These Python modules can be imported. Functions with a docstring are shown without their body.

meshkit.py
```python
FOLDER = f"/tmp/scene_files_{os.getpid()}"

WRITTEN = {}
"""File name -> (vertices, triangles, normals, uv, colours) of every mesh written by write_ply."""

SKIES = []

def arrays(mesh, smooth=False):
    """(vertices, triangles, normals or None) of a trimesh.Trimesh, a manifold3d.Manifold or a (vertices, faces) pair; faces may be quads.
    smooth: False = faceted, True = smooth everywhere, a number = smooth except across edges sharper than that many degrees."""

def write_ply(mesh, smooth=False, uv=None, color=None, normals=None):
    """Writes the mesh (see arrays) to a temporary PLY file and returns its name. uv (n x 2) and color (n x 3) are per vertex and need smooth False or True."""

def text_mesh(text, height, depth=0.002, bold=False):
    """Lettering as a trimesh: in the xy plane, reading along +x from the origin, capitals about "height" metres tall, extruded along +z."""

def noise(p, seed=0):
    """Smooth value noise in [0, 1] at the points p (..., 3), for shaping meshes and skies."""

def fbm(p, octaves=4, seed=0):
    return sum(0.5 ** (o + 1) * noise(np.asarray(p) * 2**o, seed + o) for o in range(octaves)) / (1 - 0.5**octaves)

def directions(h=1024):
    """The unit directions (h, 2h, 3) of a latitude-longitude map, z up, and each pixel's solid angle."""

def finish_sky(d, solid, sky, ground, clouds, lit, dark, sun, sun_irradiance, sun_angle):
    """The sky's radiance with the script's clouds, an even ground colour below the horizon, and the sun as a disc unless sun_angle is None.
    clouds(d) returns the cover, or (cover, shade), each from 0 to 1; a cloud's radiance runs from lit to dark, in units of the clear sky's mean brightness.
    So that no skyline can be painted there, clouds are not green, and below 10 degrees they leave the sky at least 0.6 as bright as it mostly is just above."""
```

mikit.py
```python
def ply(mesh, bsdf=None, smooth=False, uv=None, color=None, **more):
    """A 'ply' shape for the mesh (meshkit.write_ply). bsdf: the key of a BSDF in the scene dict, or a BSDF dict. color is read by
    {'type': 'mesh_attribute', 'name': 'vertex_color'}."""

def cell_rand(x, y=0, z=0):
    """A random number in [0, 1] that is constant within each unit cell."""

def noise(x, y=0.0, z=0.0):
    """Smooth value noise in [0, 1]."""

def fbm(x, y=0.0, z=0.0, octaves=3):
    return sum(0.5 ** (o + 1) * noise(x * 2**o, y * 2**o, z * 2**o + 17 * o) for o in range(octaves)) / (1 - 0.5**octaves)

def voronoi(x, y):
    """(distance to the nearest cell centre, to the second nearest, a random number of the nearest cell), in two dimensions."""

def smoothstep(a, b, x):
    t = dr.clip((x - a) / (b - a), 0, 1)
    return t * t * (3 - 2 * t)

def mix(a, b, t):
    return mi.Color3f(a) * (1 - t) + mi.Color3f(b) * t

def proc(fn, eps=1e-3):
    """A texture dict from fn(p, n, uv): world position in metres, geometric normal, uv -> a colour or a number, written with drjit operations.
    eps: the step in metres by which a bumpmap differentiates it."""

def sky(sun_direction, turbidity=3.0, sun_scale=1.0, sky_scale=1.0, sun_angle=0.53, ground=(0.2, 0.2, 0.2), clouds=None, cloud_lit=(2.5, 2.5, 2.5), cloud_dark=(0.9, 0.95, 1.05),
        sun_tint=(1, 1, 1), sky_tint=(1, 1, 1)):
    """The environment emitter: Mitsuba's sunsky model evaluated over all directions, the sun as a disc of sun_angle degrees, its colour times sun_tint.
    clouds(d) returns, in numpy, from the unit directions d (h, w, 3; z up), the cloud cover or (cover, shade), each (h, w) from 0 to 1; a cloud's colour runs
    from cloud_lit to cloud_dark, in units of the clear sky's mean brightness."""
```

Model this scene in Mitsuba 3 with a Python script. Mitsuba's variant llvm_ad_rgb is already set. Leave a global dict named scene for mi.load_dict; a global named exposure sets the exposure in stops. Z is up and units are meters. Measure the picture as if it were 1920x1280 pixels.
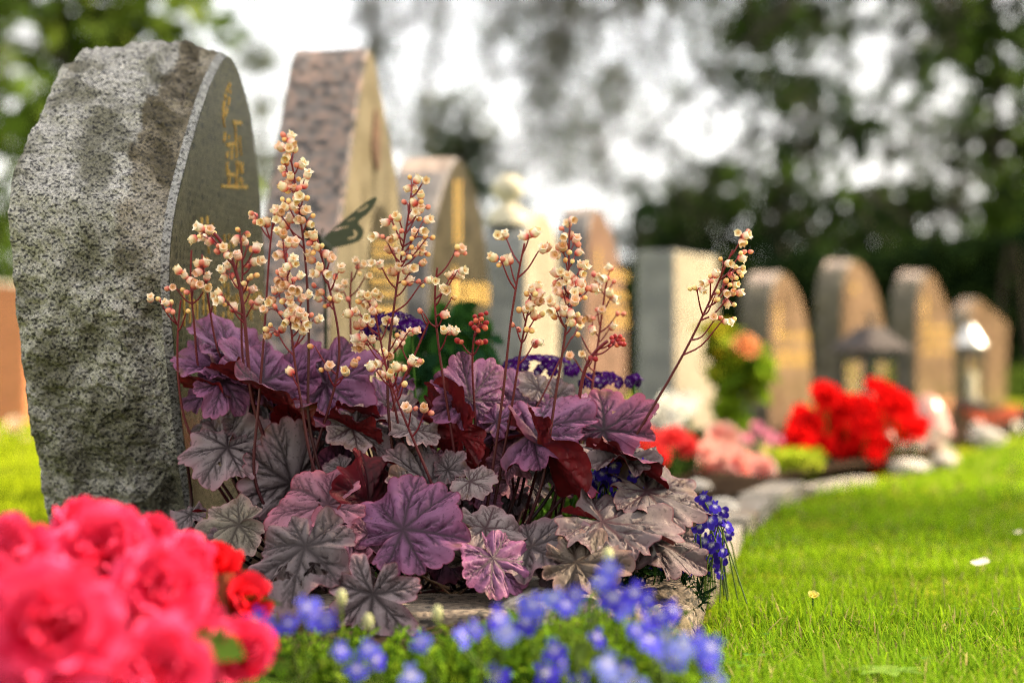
import math, random
import numpy as np, trimesh, drjit as dr, mitsuba as mi
import mikit, meshkit
from mikit import noise, fbm, voronoi, smoothstep, mix, proc

# ---------------------------------------------------------------- camera, sky, exposure
T = mi.ScalarTransform4f
F, CX, HY, CAMH = 4158.0, 960.0, 660.0, 0.25          # focal length in photo pixels, axis, horizon row, eye height
scene, labels = {"type": "scene"}, {}
scene["camera"] = {
    "type": "thinlens", "fov": math.degrees(2 * math.atan(960 / F)), "fov_axis": "x",
    "to_world": T().look_at(origin=[0, 0, CAMH], target=[0, 1, CAMH + 20 / F], up=[0, 0, 1]),
    "aperture_radius": 0.0092, "focus_distance": 1.91,
    "near_clip": 0.05, "far_clip": 2000.0,
}


def cloud_cover(d):
    n = meshkit.fbm(np.stack([d[..., 0] * 3, d[..., 1] * 3, d[..., 2] * 6], -1), 4, 3)
    return np.clip(0.86 + 0.6 * (n - 0.5), 0, 1), np.clip(0.2 + 1.2 * (n - 0.5), 0, 1)


scene["sky"] = mikit.sky([0.80, 0.16, 0.62], turbidity=3, sun_scale=1.6, sun_angle=1.3, clouds=cloud_cover,
                         cloud_lit=(3.5, 3.3, 3.0), cloud_dark=(2.5, 2.4, 2.25), sun_tint=(1.0, 0.97, 0.9))
exposure = 2.75


# ---------------------------------------------------------------- helpers
def at(px, py, d):
    """The point at depth d (metres along the view axis) that the photograph shows at pixel (px, py)."""
    return np.array([(px - CX) / F * d, d, CAMH - (py - HY) / F * d])


def on_ground(px, py, z=0.0):
    return at(px, py, (CAMH - z) * F / (py - HY))


def R(seed):
    return np.random.default_rng(seed)


class MB:
    """Collects pieces of one mesh: vertices, triangles and a colour per vertex."""

    def __init__(self):
        self.v, self.f, self.c, self.n = [], [], [], 0

    def add(self, v, f, c=(1, 1, 1)):
        v = np.asarray(v, float)
        f = np.asarray(f, int)
        if f.shape[1] == 4:
            f = np.vstack([f[:, [0, 1, 2]], f[:, [0, 2, 3]]])
        self.v.append(v)
        self.f.append(f + self.n)
        self.c.append(np.broadcast_to(np.asarray(c, float), (len(v), 3)))
        self.n += len(v)
        return self

    def tube(self, pts, rad, c=(1, 1, 1), k=6):
        v, f = tube(pts, rad, k)
        return self.add(v, f, c)

    def arrays(self):
        return np.vstack(self.v), np.vstack(self.f), np.vstack(self.c)


def grid_faces(a, b, wrap=False):
    i, j = np.meshgrid(np.arange(a - 1), np.arange(b if wrap else b - 1), indexing="ij")
    i, j = i.ravel(), j.ravel()
    j2 = (j + 1) % b
    return np.stack([i * b + j, i * b + j2, (i + 1) * b + j2, (i + 1) * b + j], 1)


def smooth_path(pts, n):
    """n points along a Catmull-Rom curve through pts."""
    p = np.asarray(pts, float)
    if len(p) < 3:
        t = np.linspace(0, 1, n)[:, None]
        return p[0] * (1 - t) + p[-1] * t
    q = np.vstack([2 * p[0] - p[1], p, 2 * p[-1] - p[-2]])
    u = np.linspace(0, len(p) - 1 - 1e-9, n)
    i = u.astype(int)
    t = (u - i)[:, None]
    a, b, c, d = q[i], q[i + 1], q[i + 2], q[i + 3]
    return 0.5 * (2 * b + (c - a) * t + (2 * a - 5 * b + 4 * c - d) * t**2 + (3 * b - a - 3 * c + d) * t**3)


def soft_path(pts, n):
    """n points along the polyline through pts with its corners rounded, never overshooting."""
    p = np.asarray(pts, float)
    s = np.r_[0, np.cumsum(np.linalg.norm(np.diff(p, axis=0), axis=1))]
    u = np.linspace(0, s[-1], 160)
    q = np.stack([np.interp(u, s, p[:, k]) for k in range(3)], 1)
    for _ in range(2):
        e = np.vstack([np.repeat(q[:1], 9, 0), q, np.repeat(q[-1:], 9, 0)])
        q = np.stack([np.convolve(e[:, k], np.ones(19) / 19, "valid") for k in range(3)], 1)
    return q[np.linspace(0, 159, n).round().astype(int)]


def tube(pts, rad, k=6):
    p = np.asarray(pts, float)
    n = len(p)
    rad = np.broadcast_to(np.asarray(rad, float), (n,))
    t = np.gradient(p, axis=0)
    t /= np.linalg.norm(t, axis=1, keepdims=True) + 1e-12
    ref = np.array([0.31, 0.77, 0.23]) if abs(t[0] @ [0.34, 0.85, 0.25]) < 0.9 else np.array([1.0, 0, 0])
    x = np.cross(t, ref)
    x /= np.linalg.norm(x, axis=1, keepdims=True) + 1e-12
    y = np.cross(t, x)
    a = np.arange(k) * 2 * np.pi / k
    ring = p[:, None] + rad[:, None, None] * (np.cos(a)[None, :, None] * x[:, None] + np.sin(a)[None, :, None] * y[:, None])
    v = np.vstack([ring.reshape(-1, 3), p[-1:]])
    f = grid_faces(n, k, True)
    f = np.vstack([f[:, [0, 1, 2]], f[:, [0, 2, 3]]])
    e = (n - 1) * k
    cap = np.array([[e + j, e + (j + 1) % k, n * k] for j in range(k)])
    return v, np.vstack([f, cap])


def frame_of(n, up=(0, 0, 1)):
    n = np.asarray(n, float)
    n = n / np.linalg.norm(n)
    a = np.cross(up, n)
    if np.linalg.norm(a) < 1e-4:
        a = np.cross([1, 0, 0.1], n)
    a /= np.linalg.norm(a)
    return np.stack([a, np.cross(n, a), n], 1)            # columns x, y, z


def matrix_of(rot, pos, s=1.0):
    m = np.eye(4)
    m[:3, :3] = rot * s
    m[:3, 3] = pos
    return T(m.tolist())


def numbered(name):
    if name not in scene and name not in labels and not any(k.startswith(name + "__") for k in scene):
        return name
    i = 1
    while f"{name}_{i:03d}" in scene or f"{name}_{i:03d}" in labels:
        i += 1
    return f"{name}_{i:03d}"


_count = {}


def part_key(parent, name):
    base = f"{parent}__{name}"
    i = _count.get(base, 0)
    _count[base] = i + 1
    return base if i == 0 else f"{base}_{i:03d}"


def thing(name, label, cat, group=None):
    key = numbered(name)
    labels[key] = {"label": label, "category": cat}
    if group:
        labels[key]["group"] = group
    return key


def struct(name, shape, label=None, kind="structure", cat=None):
    scene[name] = shape
    labels[name] = {"kind": kind}
    if label:
        labels[name]["label"] = label
    if cat:
        labels[name]["category"] = cat
    return name


def part(parent, name, mesh, mat, smooth=True, kind=None, label=None, **kw):
    key = part_key(parent, name)
    if isinstance(mesh, MB):
        v, f, c = mesh.arrays()
        scene[key] = mikit.ply((v, f), mat, smooth=smooth, color=c, **kw)
    elif isinstance(mesh, dict):
        scene[key] = {**mesh, **kw}
    else:
        scene[key] = mikit.ply(mesh, mat, smooth=smooth, **kw)
    if kind or label:
        labels[key] = {k: x for k, x in (("kind", kind), ("label", label)) if x}
    return key


def ply_of(mb, mat, smooth=True):
    v, f, c = mb.arrays()
    return mikit.ply((v, f), mat, smooth=smooth, color=c)


def jitter(c, r, amount=0.12):
    return np.clip(np.asarray(c) * (1 + amount * r.standard_normal()) * (1 + 0.4 * amount * r.standard_normal(3)), 0.001, 0.95)
# ---------------------------------------------------------------- materials
VC = {"type": "mesh_attribute", "name": "vertex_color"}


def rgb(*c):
    return {"type": "rgb", "value": list(c)}


def two(b):
    return {"type": "twosided", "bsdf": b}


def granite(a, b, dark, scale, dark_amount=0.5, stain=None):
    """Colour of a crystalline stone: pale feldspar a, second mineral b, dark mica."""
    def fn(p, n, uv):
        q = p * scale
        w1 = noise(q.x, q.y, q.z)
        w2 = noise(q.x * 1.7 + 31, q.y * 1.7, q.z * 1.7)
        w3 = noise(q.x * 0.8 + 7, q.y * 0.8 + 3, q.z * 0.8)
        big = fbm(p.x * 14 + 3, p.y * 14, p.z * 14, 3)
        c = mix(a, b, smoothstep(0.35, 0.65, w1 * 0.7 + big * 0.3))
        c = c * (0.75 + 0.5 * w2)
        c = mix(c, dark, smoothstep(1 - dark_amount, 1 - dark_amount + 0.16, w3 * 0.75 + w2 * 0.25))
        if stain is not None:
            c = mix(c, mi.Color3f(stain) * (0.5 + w2), smoothstep(0.5, 0.72, fbm(p.x * 9 + 40, p.y * 9, p.z * 6, 3)) * 0.7)
        return c
    return fn


def stone_bsdf(fn, rough, bump=None, spec=0.4):
    b = {"type": "principled", "base_color": proc(fn), "roughness": rough, "specular": spec}
    if bump:
        b = {"type": "bumpmap", "arbitrary": proc(bump, 4e-4), "scale": 1.0, "bsdf": b}
    return two(b)


def rough_bump(p, n, uv):
    return 0.0018 * fbm(p.x * 330, p.y * 330, p.z * 330, 3) + 0.0034 * fbm(p.x * 80, p.y * 80, p.z * 80, 2)


def grey_side(p, n, uv):
    """Split grey granite: grain, lichen-dark hollows low down, a brown-weathered band beside the dressed rim (uv.x runs back to front)."""
    q = p * 1500
    w1 = noise(q.x, q.y, q.z)
    w2 = noise(q.x * 0.55 + 31, q.y * 0.55, q.z * 0.55)
    w3 = noise(q.x * 0.36 + 7, q.y * 0.36 + 3, q.z * 0.36)
    c = mix((0.17, 0.17, 0.175), (0.54, 0.52, 0.49), smoothstep(0.3, 0.7, w1 * 0.6 + w2 * 0.4))
    c = mix(c, (0.03, 0.03, 0.035), smoothstep(0.55, 0.66, w3 * 0.7 + w1 * 0.3))
    weather = fbm(p.x * 26 + 40, p.y * 26, p.z * 17, 4)
    moss = smoothstep(0.40, 0.62, weather + 0.25 * (0.30 - p.z))
    c = mix(c, c * mi.Color3f(0.26, 0.255, 0.18), moss * 0.85)
    u = uv.x + 0.22 * (weather - 0.5)
    band = smoothstep(0.70, 0.74, u) * smoothstep(0.26, 0.42, p.z)
    c = mix(c, c * mi.Color3f(0.48, 0.41, 0.31), dr.clip(band * (0.35 + 1.1 * weather), 0, 1))
    return c


scene["mat_granite_split"] = stone_bsdf(grey_side, 0.75, rough_bump)


def polished_dark(p, n, uv):
    w = noise(p.x * 900, p.y * 900, p.z * 260)
    w2 = noise(p.x * 420 + 5, p.y * 420, p.z * 130)
    big = fbm(p.x * 8, p.y * 8, p.z * 5, 3)
    c = mix((0.045, 0.042, 0.028), (0.15, 0.135, 0.092), smoothstep(0.25, 0.8, w * 0.55 + w2 * 0.45))
    c = mix(c, (0.02, 0.02, 0.02), smoothstep(0.62, 0.75, w2))
    return c * (0.75 + 0.5 * big)


scene["mat_granite_polished"] = two({"type": "principled", "base_color": proc(polished_dark), "roughness": 0.24, "specular": 0.22})
scene["mat_granite_rim"] = stone_bsdf(granite((0.33, 0.33, 0.33), (0.20, 0.20, 0.21), (0.04, 0.04, 0.045), 700, 0.5), 0.7, rough_bump)
scene["mat_granite_pink"] = stone_bsdf(granite((0.27, 0.19, 0.17), (0.155, 0.135, 0.14), (0.05, 0.045, 0.05), 130, 0.46), 0.55, rough_bump)
def far_stone(a, b, rough, spec=0.3, scale=26, streak=0.0):
    """Weathered stone: broad soft mottling and rain streaks."""
    def fn(p, n, uv):
        w = fbm(p.x * scale, p.y * scale, p.z * scale, 3)
        v = fbm(p.x * 46 + 3, p.y * 46, p.z * 3, 2)
        c = mix(a, b, smoothstep(0.3, 0.7, w))
        return c * (1 - streak * smoothstep(0.45, 0.75, v))
    return two({"type": "principled", "base_color": proc(fn), "roughness": rough, "specular": spec})


scene["mat_granite_tan"] = far_stone((0.165, 0.143, 0.102), (0.12, 0.102, 0.068), 0.4, streak=0.35)
scene["mat_granite_slate"] = far_stone((0.165, 0.155, 0.16), (0.07, 0.07, 0.08), 0.55)
scene["mat_granite_black"] = far_stone((0.055, 0.048, 0.034), (0.032, 0.028, 0.02), 0.3, 0.2)
scene["mat_granite_blue"] = far_stone((0.22, 0.23, 0.235), (0.15, 0.16, 0.17), 0.6)
scene["mat_stone_cream"] = far_stone((0.29, 0.26, 0.205), (0.24, 0.21, 0.16), 0.6, streak=0.25)
scene["mat_stone_pale"] = far_stone((0.50, 0.47, 0.38), (0.40, 0.38, 0.30), 0.7)
scene["mat_granite_rose"] = far_stone((0.20, 0.125, 0.095), (0.125, 0.08, 0.062), 0.3, streak=0.4)
scene["mat_granite_brown"] = far_stone((0.20, 0.135, 0.092), (0.12, 0.08, 0.052), 0.25, streak=0.5)
scene["mat_stone_top"] = far_stone((0.32, 0.26, 0.235), (0.17, 0.14, 0.125), 0.7, scale=60)
scene["mat_granite_red"] = stone_bsdf(granite((0.52, 0.20, 0.10), (0.42, 0.15, 0.075), (0.2, 0.08, 0.05), 120, 0.3), 0.5)
scene["mat_kerb"] = stone_bsdf(granite((0.30, 0.27, 0.235), (0.21, 0.19, 0.165), (0.10, 0.085, 0.07), 260, 0.42, (0.15, 0.10, 0.065)), 0.85, rough_bump)
scene["mat_kerb_dark"] = stone_bsdf(granite((0.20, 0.16, 0.125), (0.13, 0.105, 0.085), (0.05, 0.045, 0.04), 240, 0.45, (0.09, 0.07, 0.03)), 0.9, rough_bump)
scene["mat_white_stone"] = stone_bsdf(granite((0.40, 0.38, 0.35), (0.32, 0.30, 0.28), (0.45, 0.43, 0.4), 60, 0.25), 0.7)


def soil_fn(p, n, uv):
    w = fbm(p.x * 160, p.y * 160, p.z * 160, 3)
    return mix((0.012, 0.008, 0.006), (0.06, 0.042, 0.03), smoothstep(0.3, 0.8, w))


def lawn_fn(p, n, uv):
    w = fbm(p.x * 70, p.y * 40, 0, 3)
    b = fbm(p.x * 3 + 9, p.y * 2.2, 0, 3)
    c = mix((0.07, 0.10, 0.010), (0.24, 0.29, 0.012), smoothstep(0.25, 0.75, w * 0.5 + b * 0.5))
    return mix(c, (0.12, 0.09, 0.04), smoothstep(0.66, 0.8, fbm(p.x * 16, p.y * 16, 4, 3)) * 0.5)


scene["mat_soil"] = two({"type": "diffuse", "reflectance": proc(soil_fn)})
scene["mat_lawn"] = two({"type": "diffuse", "reflectance": proc(lawn_fn)})
scene["mat_grass"] = {"type": "principledthin", "base_color": VC, "roughness": 0.45, "diff_trans": 0.9, "spec_trans": 0.0}
scene["mat_leaf"] = {"type": "principledthin", "base_color": VC, "roughness": 0.4, "diff_trans": 0.7, "spec_trans": 0.0}
scene["mat_petal"] = {"type": "principledthin", "base_color": VC, "roughness": 0.55, "diff_trans": 0.75, "spec_trans": 0.0}
scene["mat_stone_olive"] = far_stone((0.10, 0.09, 0.065), (0.06, 0.054, 0.04), 0.5)
scene["mat_begonia"] = {"type": "principledthin", "base_color": VC, "roughness": 0.45, "diff_trans": 0.35, "spec_trans": 0.0}
scene["mat_bell"] = two({"type": "principled", "base_color": VC, "roughness": 0.5, "specular": 0.3, "sheen": 0.3})


def under_fn(p, n, uv):
    return mix((0.050, 0.002, 0.005), (0.17, 0.006, 0.010), fbm(p.x * 90, p.y * 90, p.z * 90, 2))


scene["mat_heuchera"] = {
    "type": "twosided",
    "front": {"type": "principled", "base_color": VC, "roughness": 0.56, "specular": 0.22},
    "back": {"type": "principled", "base_color": proc(under_fn), "roughness": 0.5, "specular": 0.35},
}
scene["mat_stem"] = two({"type": "principled", "base_color": VC, "roughness": 0.45, "specular": 0.4})
scene["mat_foliage"] = {"type": "principledthin", "base_color": VC, "roughness": 0.6, "diff_trans": 0.6, "spec_trans": 0.0}
scene["mat_bark"] = two({"type": "principled", "base_color": VC, "roughness": 0.9})
scene["mat_gold"] = two({"type": "principled", "base_color": rgb(0.80, 0.50, 0.13), "metallic": 0.75, "roughness": 0.34})
scene["mat_gold_matt"] = two({"type": "principled", "base_color": rgb(0.50, 0.33, 0.10), "metallic": 0.2, "roughness": 0.5})
scene["mat_bronze"] = two({"type": "principled", "base_color": rgb(0.035, 0.042, 0.022), "metallic": 0.35, "roughness": 0.42})
scene["mat_silver"] = two({"type": "principled", "base_color": rgb(0.62, 0.62, 0.62), "metallic": 0.9, "roughness": 0.38})
scene["mat_lead"] = two({"type": "principled", "base_color": rgb(0.05, 0.042, 0.044), "specular": 0.15, "roughness": 0.6})
scene["mat_dark_iron"] = two({"type": "principled", "base_color": rgb(0.03, 0.032, 0.036), "metallic": 0.4, "roughness": 0.45})
scene["mat_pane"] = {"type": "thindielectric", "int_ior": 1.5}
scene["mat_wax"] = two({"type": "principled", "base_color": rgb(0.6, 0.55, 0.45), "roughness": 0.5})
scene["mat_terracotta"] = two({"type": "principled", "base_color": rgb(0.42, 0.19, 0.08), "roughness": 0.7})
scene["mat_pink_glaze"] = two({"type": "principled", "base_color": rgb(0.52, 0.26, 0.23), "roughness": 0.25, "clearcoat": 0.6})
# ---------------------------------------------------------------- ground
def sheet(x0, x1, y0, y1, nx, ny, fn):
    x, y = np.meshgrid(np.linspace(x0, x1, nx), np.linspace(y0, y1, ny))
    v = np.stack([x.ravel(), y.ravel(), fn(x.ravel(), y.ravel())], 1)
    return v, grid_faces(ny, nx)


EDGE = np.array([on_ground(px, py)[:2] for px, py in [(1290, 1280), (1330, 1165), (1398, 1020), (1452, 962), (1515, 931), (1650, 905), (1792, 876), (1860, 838)]])
EDGE = np.vstack([[EDGE[0, 0] - 0.03, 0.3], EDGE, [EDGE[-1, 0] + 9, EDGE[-1, 1] + 22]])


def edge_x(y):
    return np.interp(y, EDGE[:, 1], EDGE[:, 0])


def bumpy(x, y):
    p = np.stack([x, y, 0 * x], -1)
    return 0.010 * (meshkit.fbm(p * 9, 3, 5) - 0.5) + 0.03 * (meshkit.fbm(p * 1.3, 2, 8) - 0.5) * np.clip((y - 4) / 4, 0, 1)


struct("lawn", mikit.ply(sheet(-6, 14, 0.2, 26, 260, 300, bumpy), "mat_lawn", smooth=True), "mown sunlit lawn")
struct("ground", mikit.ply(sheet(-400, 400, -60, 700, 12, 12, lambda x, y: 0 * x - 0.06), "mat_lawn"), "ground reaching to the horizon")


def bed(x, y):
    p = np.stack([x, y, 0 * x], -1)
    return 0.028 + 0.016 * (meshkit.fbm(p * 24, 3, 9) - 0.5)


by = np.linspace(0.5, 9.2, 360)
bt = np.linspace(0, 1, 60)
bx = (edge_x(by) - 0.06)[:, None] * bt + (-0.62 + 0.26 * (by - 1) * 0.75)[:, None] * (1 - bt)
bv = np.stack([bx.ravel(), np.repeat(by, 60), bed(bx.ravel(), np.repeat(by, 60))], 1)
struct("flower_bed", mikit.ply((bv, grid_faces(360, 60)), "mat_soil", smooth=True), "dark soil of the grave beds")


# ---------------------------------------------------------------- kerbs and rocks
def block(a, b, c, seed, chips=0.004, n=9):
    """A worn stone block: box of size a x b x c with rounded, chipped edges, standing on z = 0."""
    m = trimesh.creation.box((1, 1, 1))
    for _ in range(4):
        m = m.subdivide()
    v = np.array(m.vertices) * 2
    e = np.abs(v)
    soft = (e**n).sum(1) ** (1 / n)
    v = v / soft[:, None] * np.maximum(e.max(1), 1e-9)[:, None]
    v = v * np.array([a, b, c]) / 2
    d = meshkit.fbm(v * 45 + seed * 7, 3, seed) - 0.5
    d2 = meshkit.fbm(v * 140 + seed * 3, 2, seed + 5) - 0.5
    v = v + v / (np.linalg.norm(v, axis=1, keepdims=True) + 1e-9) * (d * chips * 2 + d2 * chips)[:, None]
    v[:, 2] += c / 2
    return v, np.array(m.faces)


def rock(size, seed, flat=0.6):
    m = trimesh.creation.icosphere(subdivisions=4)
    v = np.array(m.vertices)
    r = 1 + 0.45 * (meshkit.fbm(v * 1.5 + seed * 11, 3, seed) - 0.5) + 0.12 * (meshkit.fbm(v * 6 + seed, 2, seed) - 0.5)
    v = v * r[:, None] * np.array([1, 0.8, flat]) * size
    v[:, 2] += size * flat * 0.7
    return v, np.array(m.faces)


def place(mesh, pos, yaw=0.0, tilt=0.0):
    c, s = math.cos(yaw), math.sin(yaw)
    ct, st = math.cos(tilt), math.sin(tilt)
    m = np.array([[c, -s, 0], [s, c, 0], [0, 0, 1]]) @ np.array([[1, 0, 0], [0, ct, -st], [0, st, ct]])
    return mesh[0] @ m.T + pos, mesh[1]


kerbs = "kerb stones edging the grave beds"


def kerb(label, a, b, c, pos, yaw, mat, seed, tilt=0.0, chips=0.004, n=9):
    k = thing("kerb_stone", label, "kerb stone", kerbs)
    scene[k] = mikit.ply(place(block(a, b, c, seed, chips, n), pos, yaw, tilt), mat, smooth=40)


kerb("long grey kerb stone under the front of the purple-leaved plant", 0.30, 0.15, 0.040, [-0.07, 1.875, 0.0], 0.02, "mat_kerb_dark", 1)
kerb("pale worn kerb stone with rounded end behind the near blue flowers", 0.125, 0.20, 0.052, [0.043, 1.90, 0.0], 0.1, "mat_kerb", 2, n=5, chips=0.006)
for label, y0, y1, w, h, mat, sd, n in [("small brown kerb stone at the near corner of the lawn edge", 1.76, 1.90, 0.060, 0.042, "mat_kerb_dark", 3, 5),
                                        ("rough brown kerb stone second from the near corner of the lawn edge", 1.915, 2.12, 0.080, 0.056, "mat_kerb_dark", 4, 5),
                                        ("rough rust stained kerb stone third from the near corner of the lawn edge", 2.13, 2.34, 0.065, 0.040, "mat_kerb_dark", 14, 6),
                                        ("flat beige kerb slab at the lawn edge beside the dark blue trailing flowers", 2.36, 2.92, 0.050, 0.030, "mat_kerb", 5, 9),
                                        ("grey kerb slab at the lawn edge next after the dark gap", 3.02, 3.44, 0.055, 0.030, "mat_kerb", 6, 9),
                                        ("pale kerb slab lying before the lime green ground cover", 3.47, 3.84, 0.06, 0.032, "mat_kerb", 7, 9),
                                        ("far pale kerb slab half sunk in the bright lawn edge", 3.90, 4.24, 0.05, 0.018, "mat_kerb", 8, 9)]:
    c, sl = (y0 + y1) / 2, (edge_x(y1) - edge_x(y0)) / (y1 - y0)
    kerb(label, w, (y1 - y0) * math.hypot(1, sl), h, [edge_x(c) - w / 2 - 0.004, c, -0.004], -math.atan(sl), mat, sd, n=n if n < 9 else 14, chips=0.007 if n < 9 else 0.0025)
for label, px, py, sz, fl, sd in [("smooth white rock beside the trailing dark blue flowers, nearest of the white rocks", 1352, 990, 0.034, 0.75, 3),
                                  ("white rock behind the nearest white rock by the pale begonias", 1310, 945, 0.03, 0.8, 4),
                                  ("broad white rock in front of the red begonias at the lawn edge", 1705, 890, 0.046, 0.42, 5),
                                  ("rounded white stone at the lawn edge right of the broad white rock", 1768, 880, 0.034, 0.6, 6),
                                  ("pale round stone below the coral flowers near the far end of the row", 1850, 838, 0.05, 0.6, 7)]:
    k = thing("white_rock", label, "rock", "white rocks along the bed")
    scene[k] = mikit.ply(place(rock(sz, sd, fl), on_ground(px, py), sd * 1.3), "mat_white_stone", smooth=True)
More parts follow.
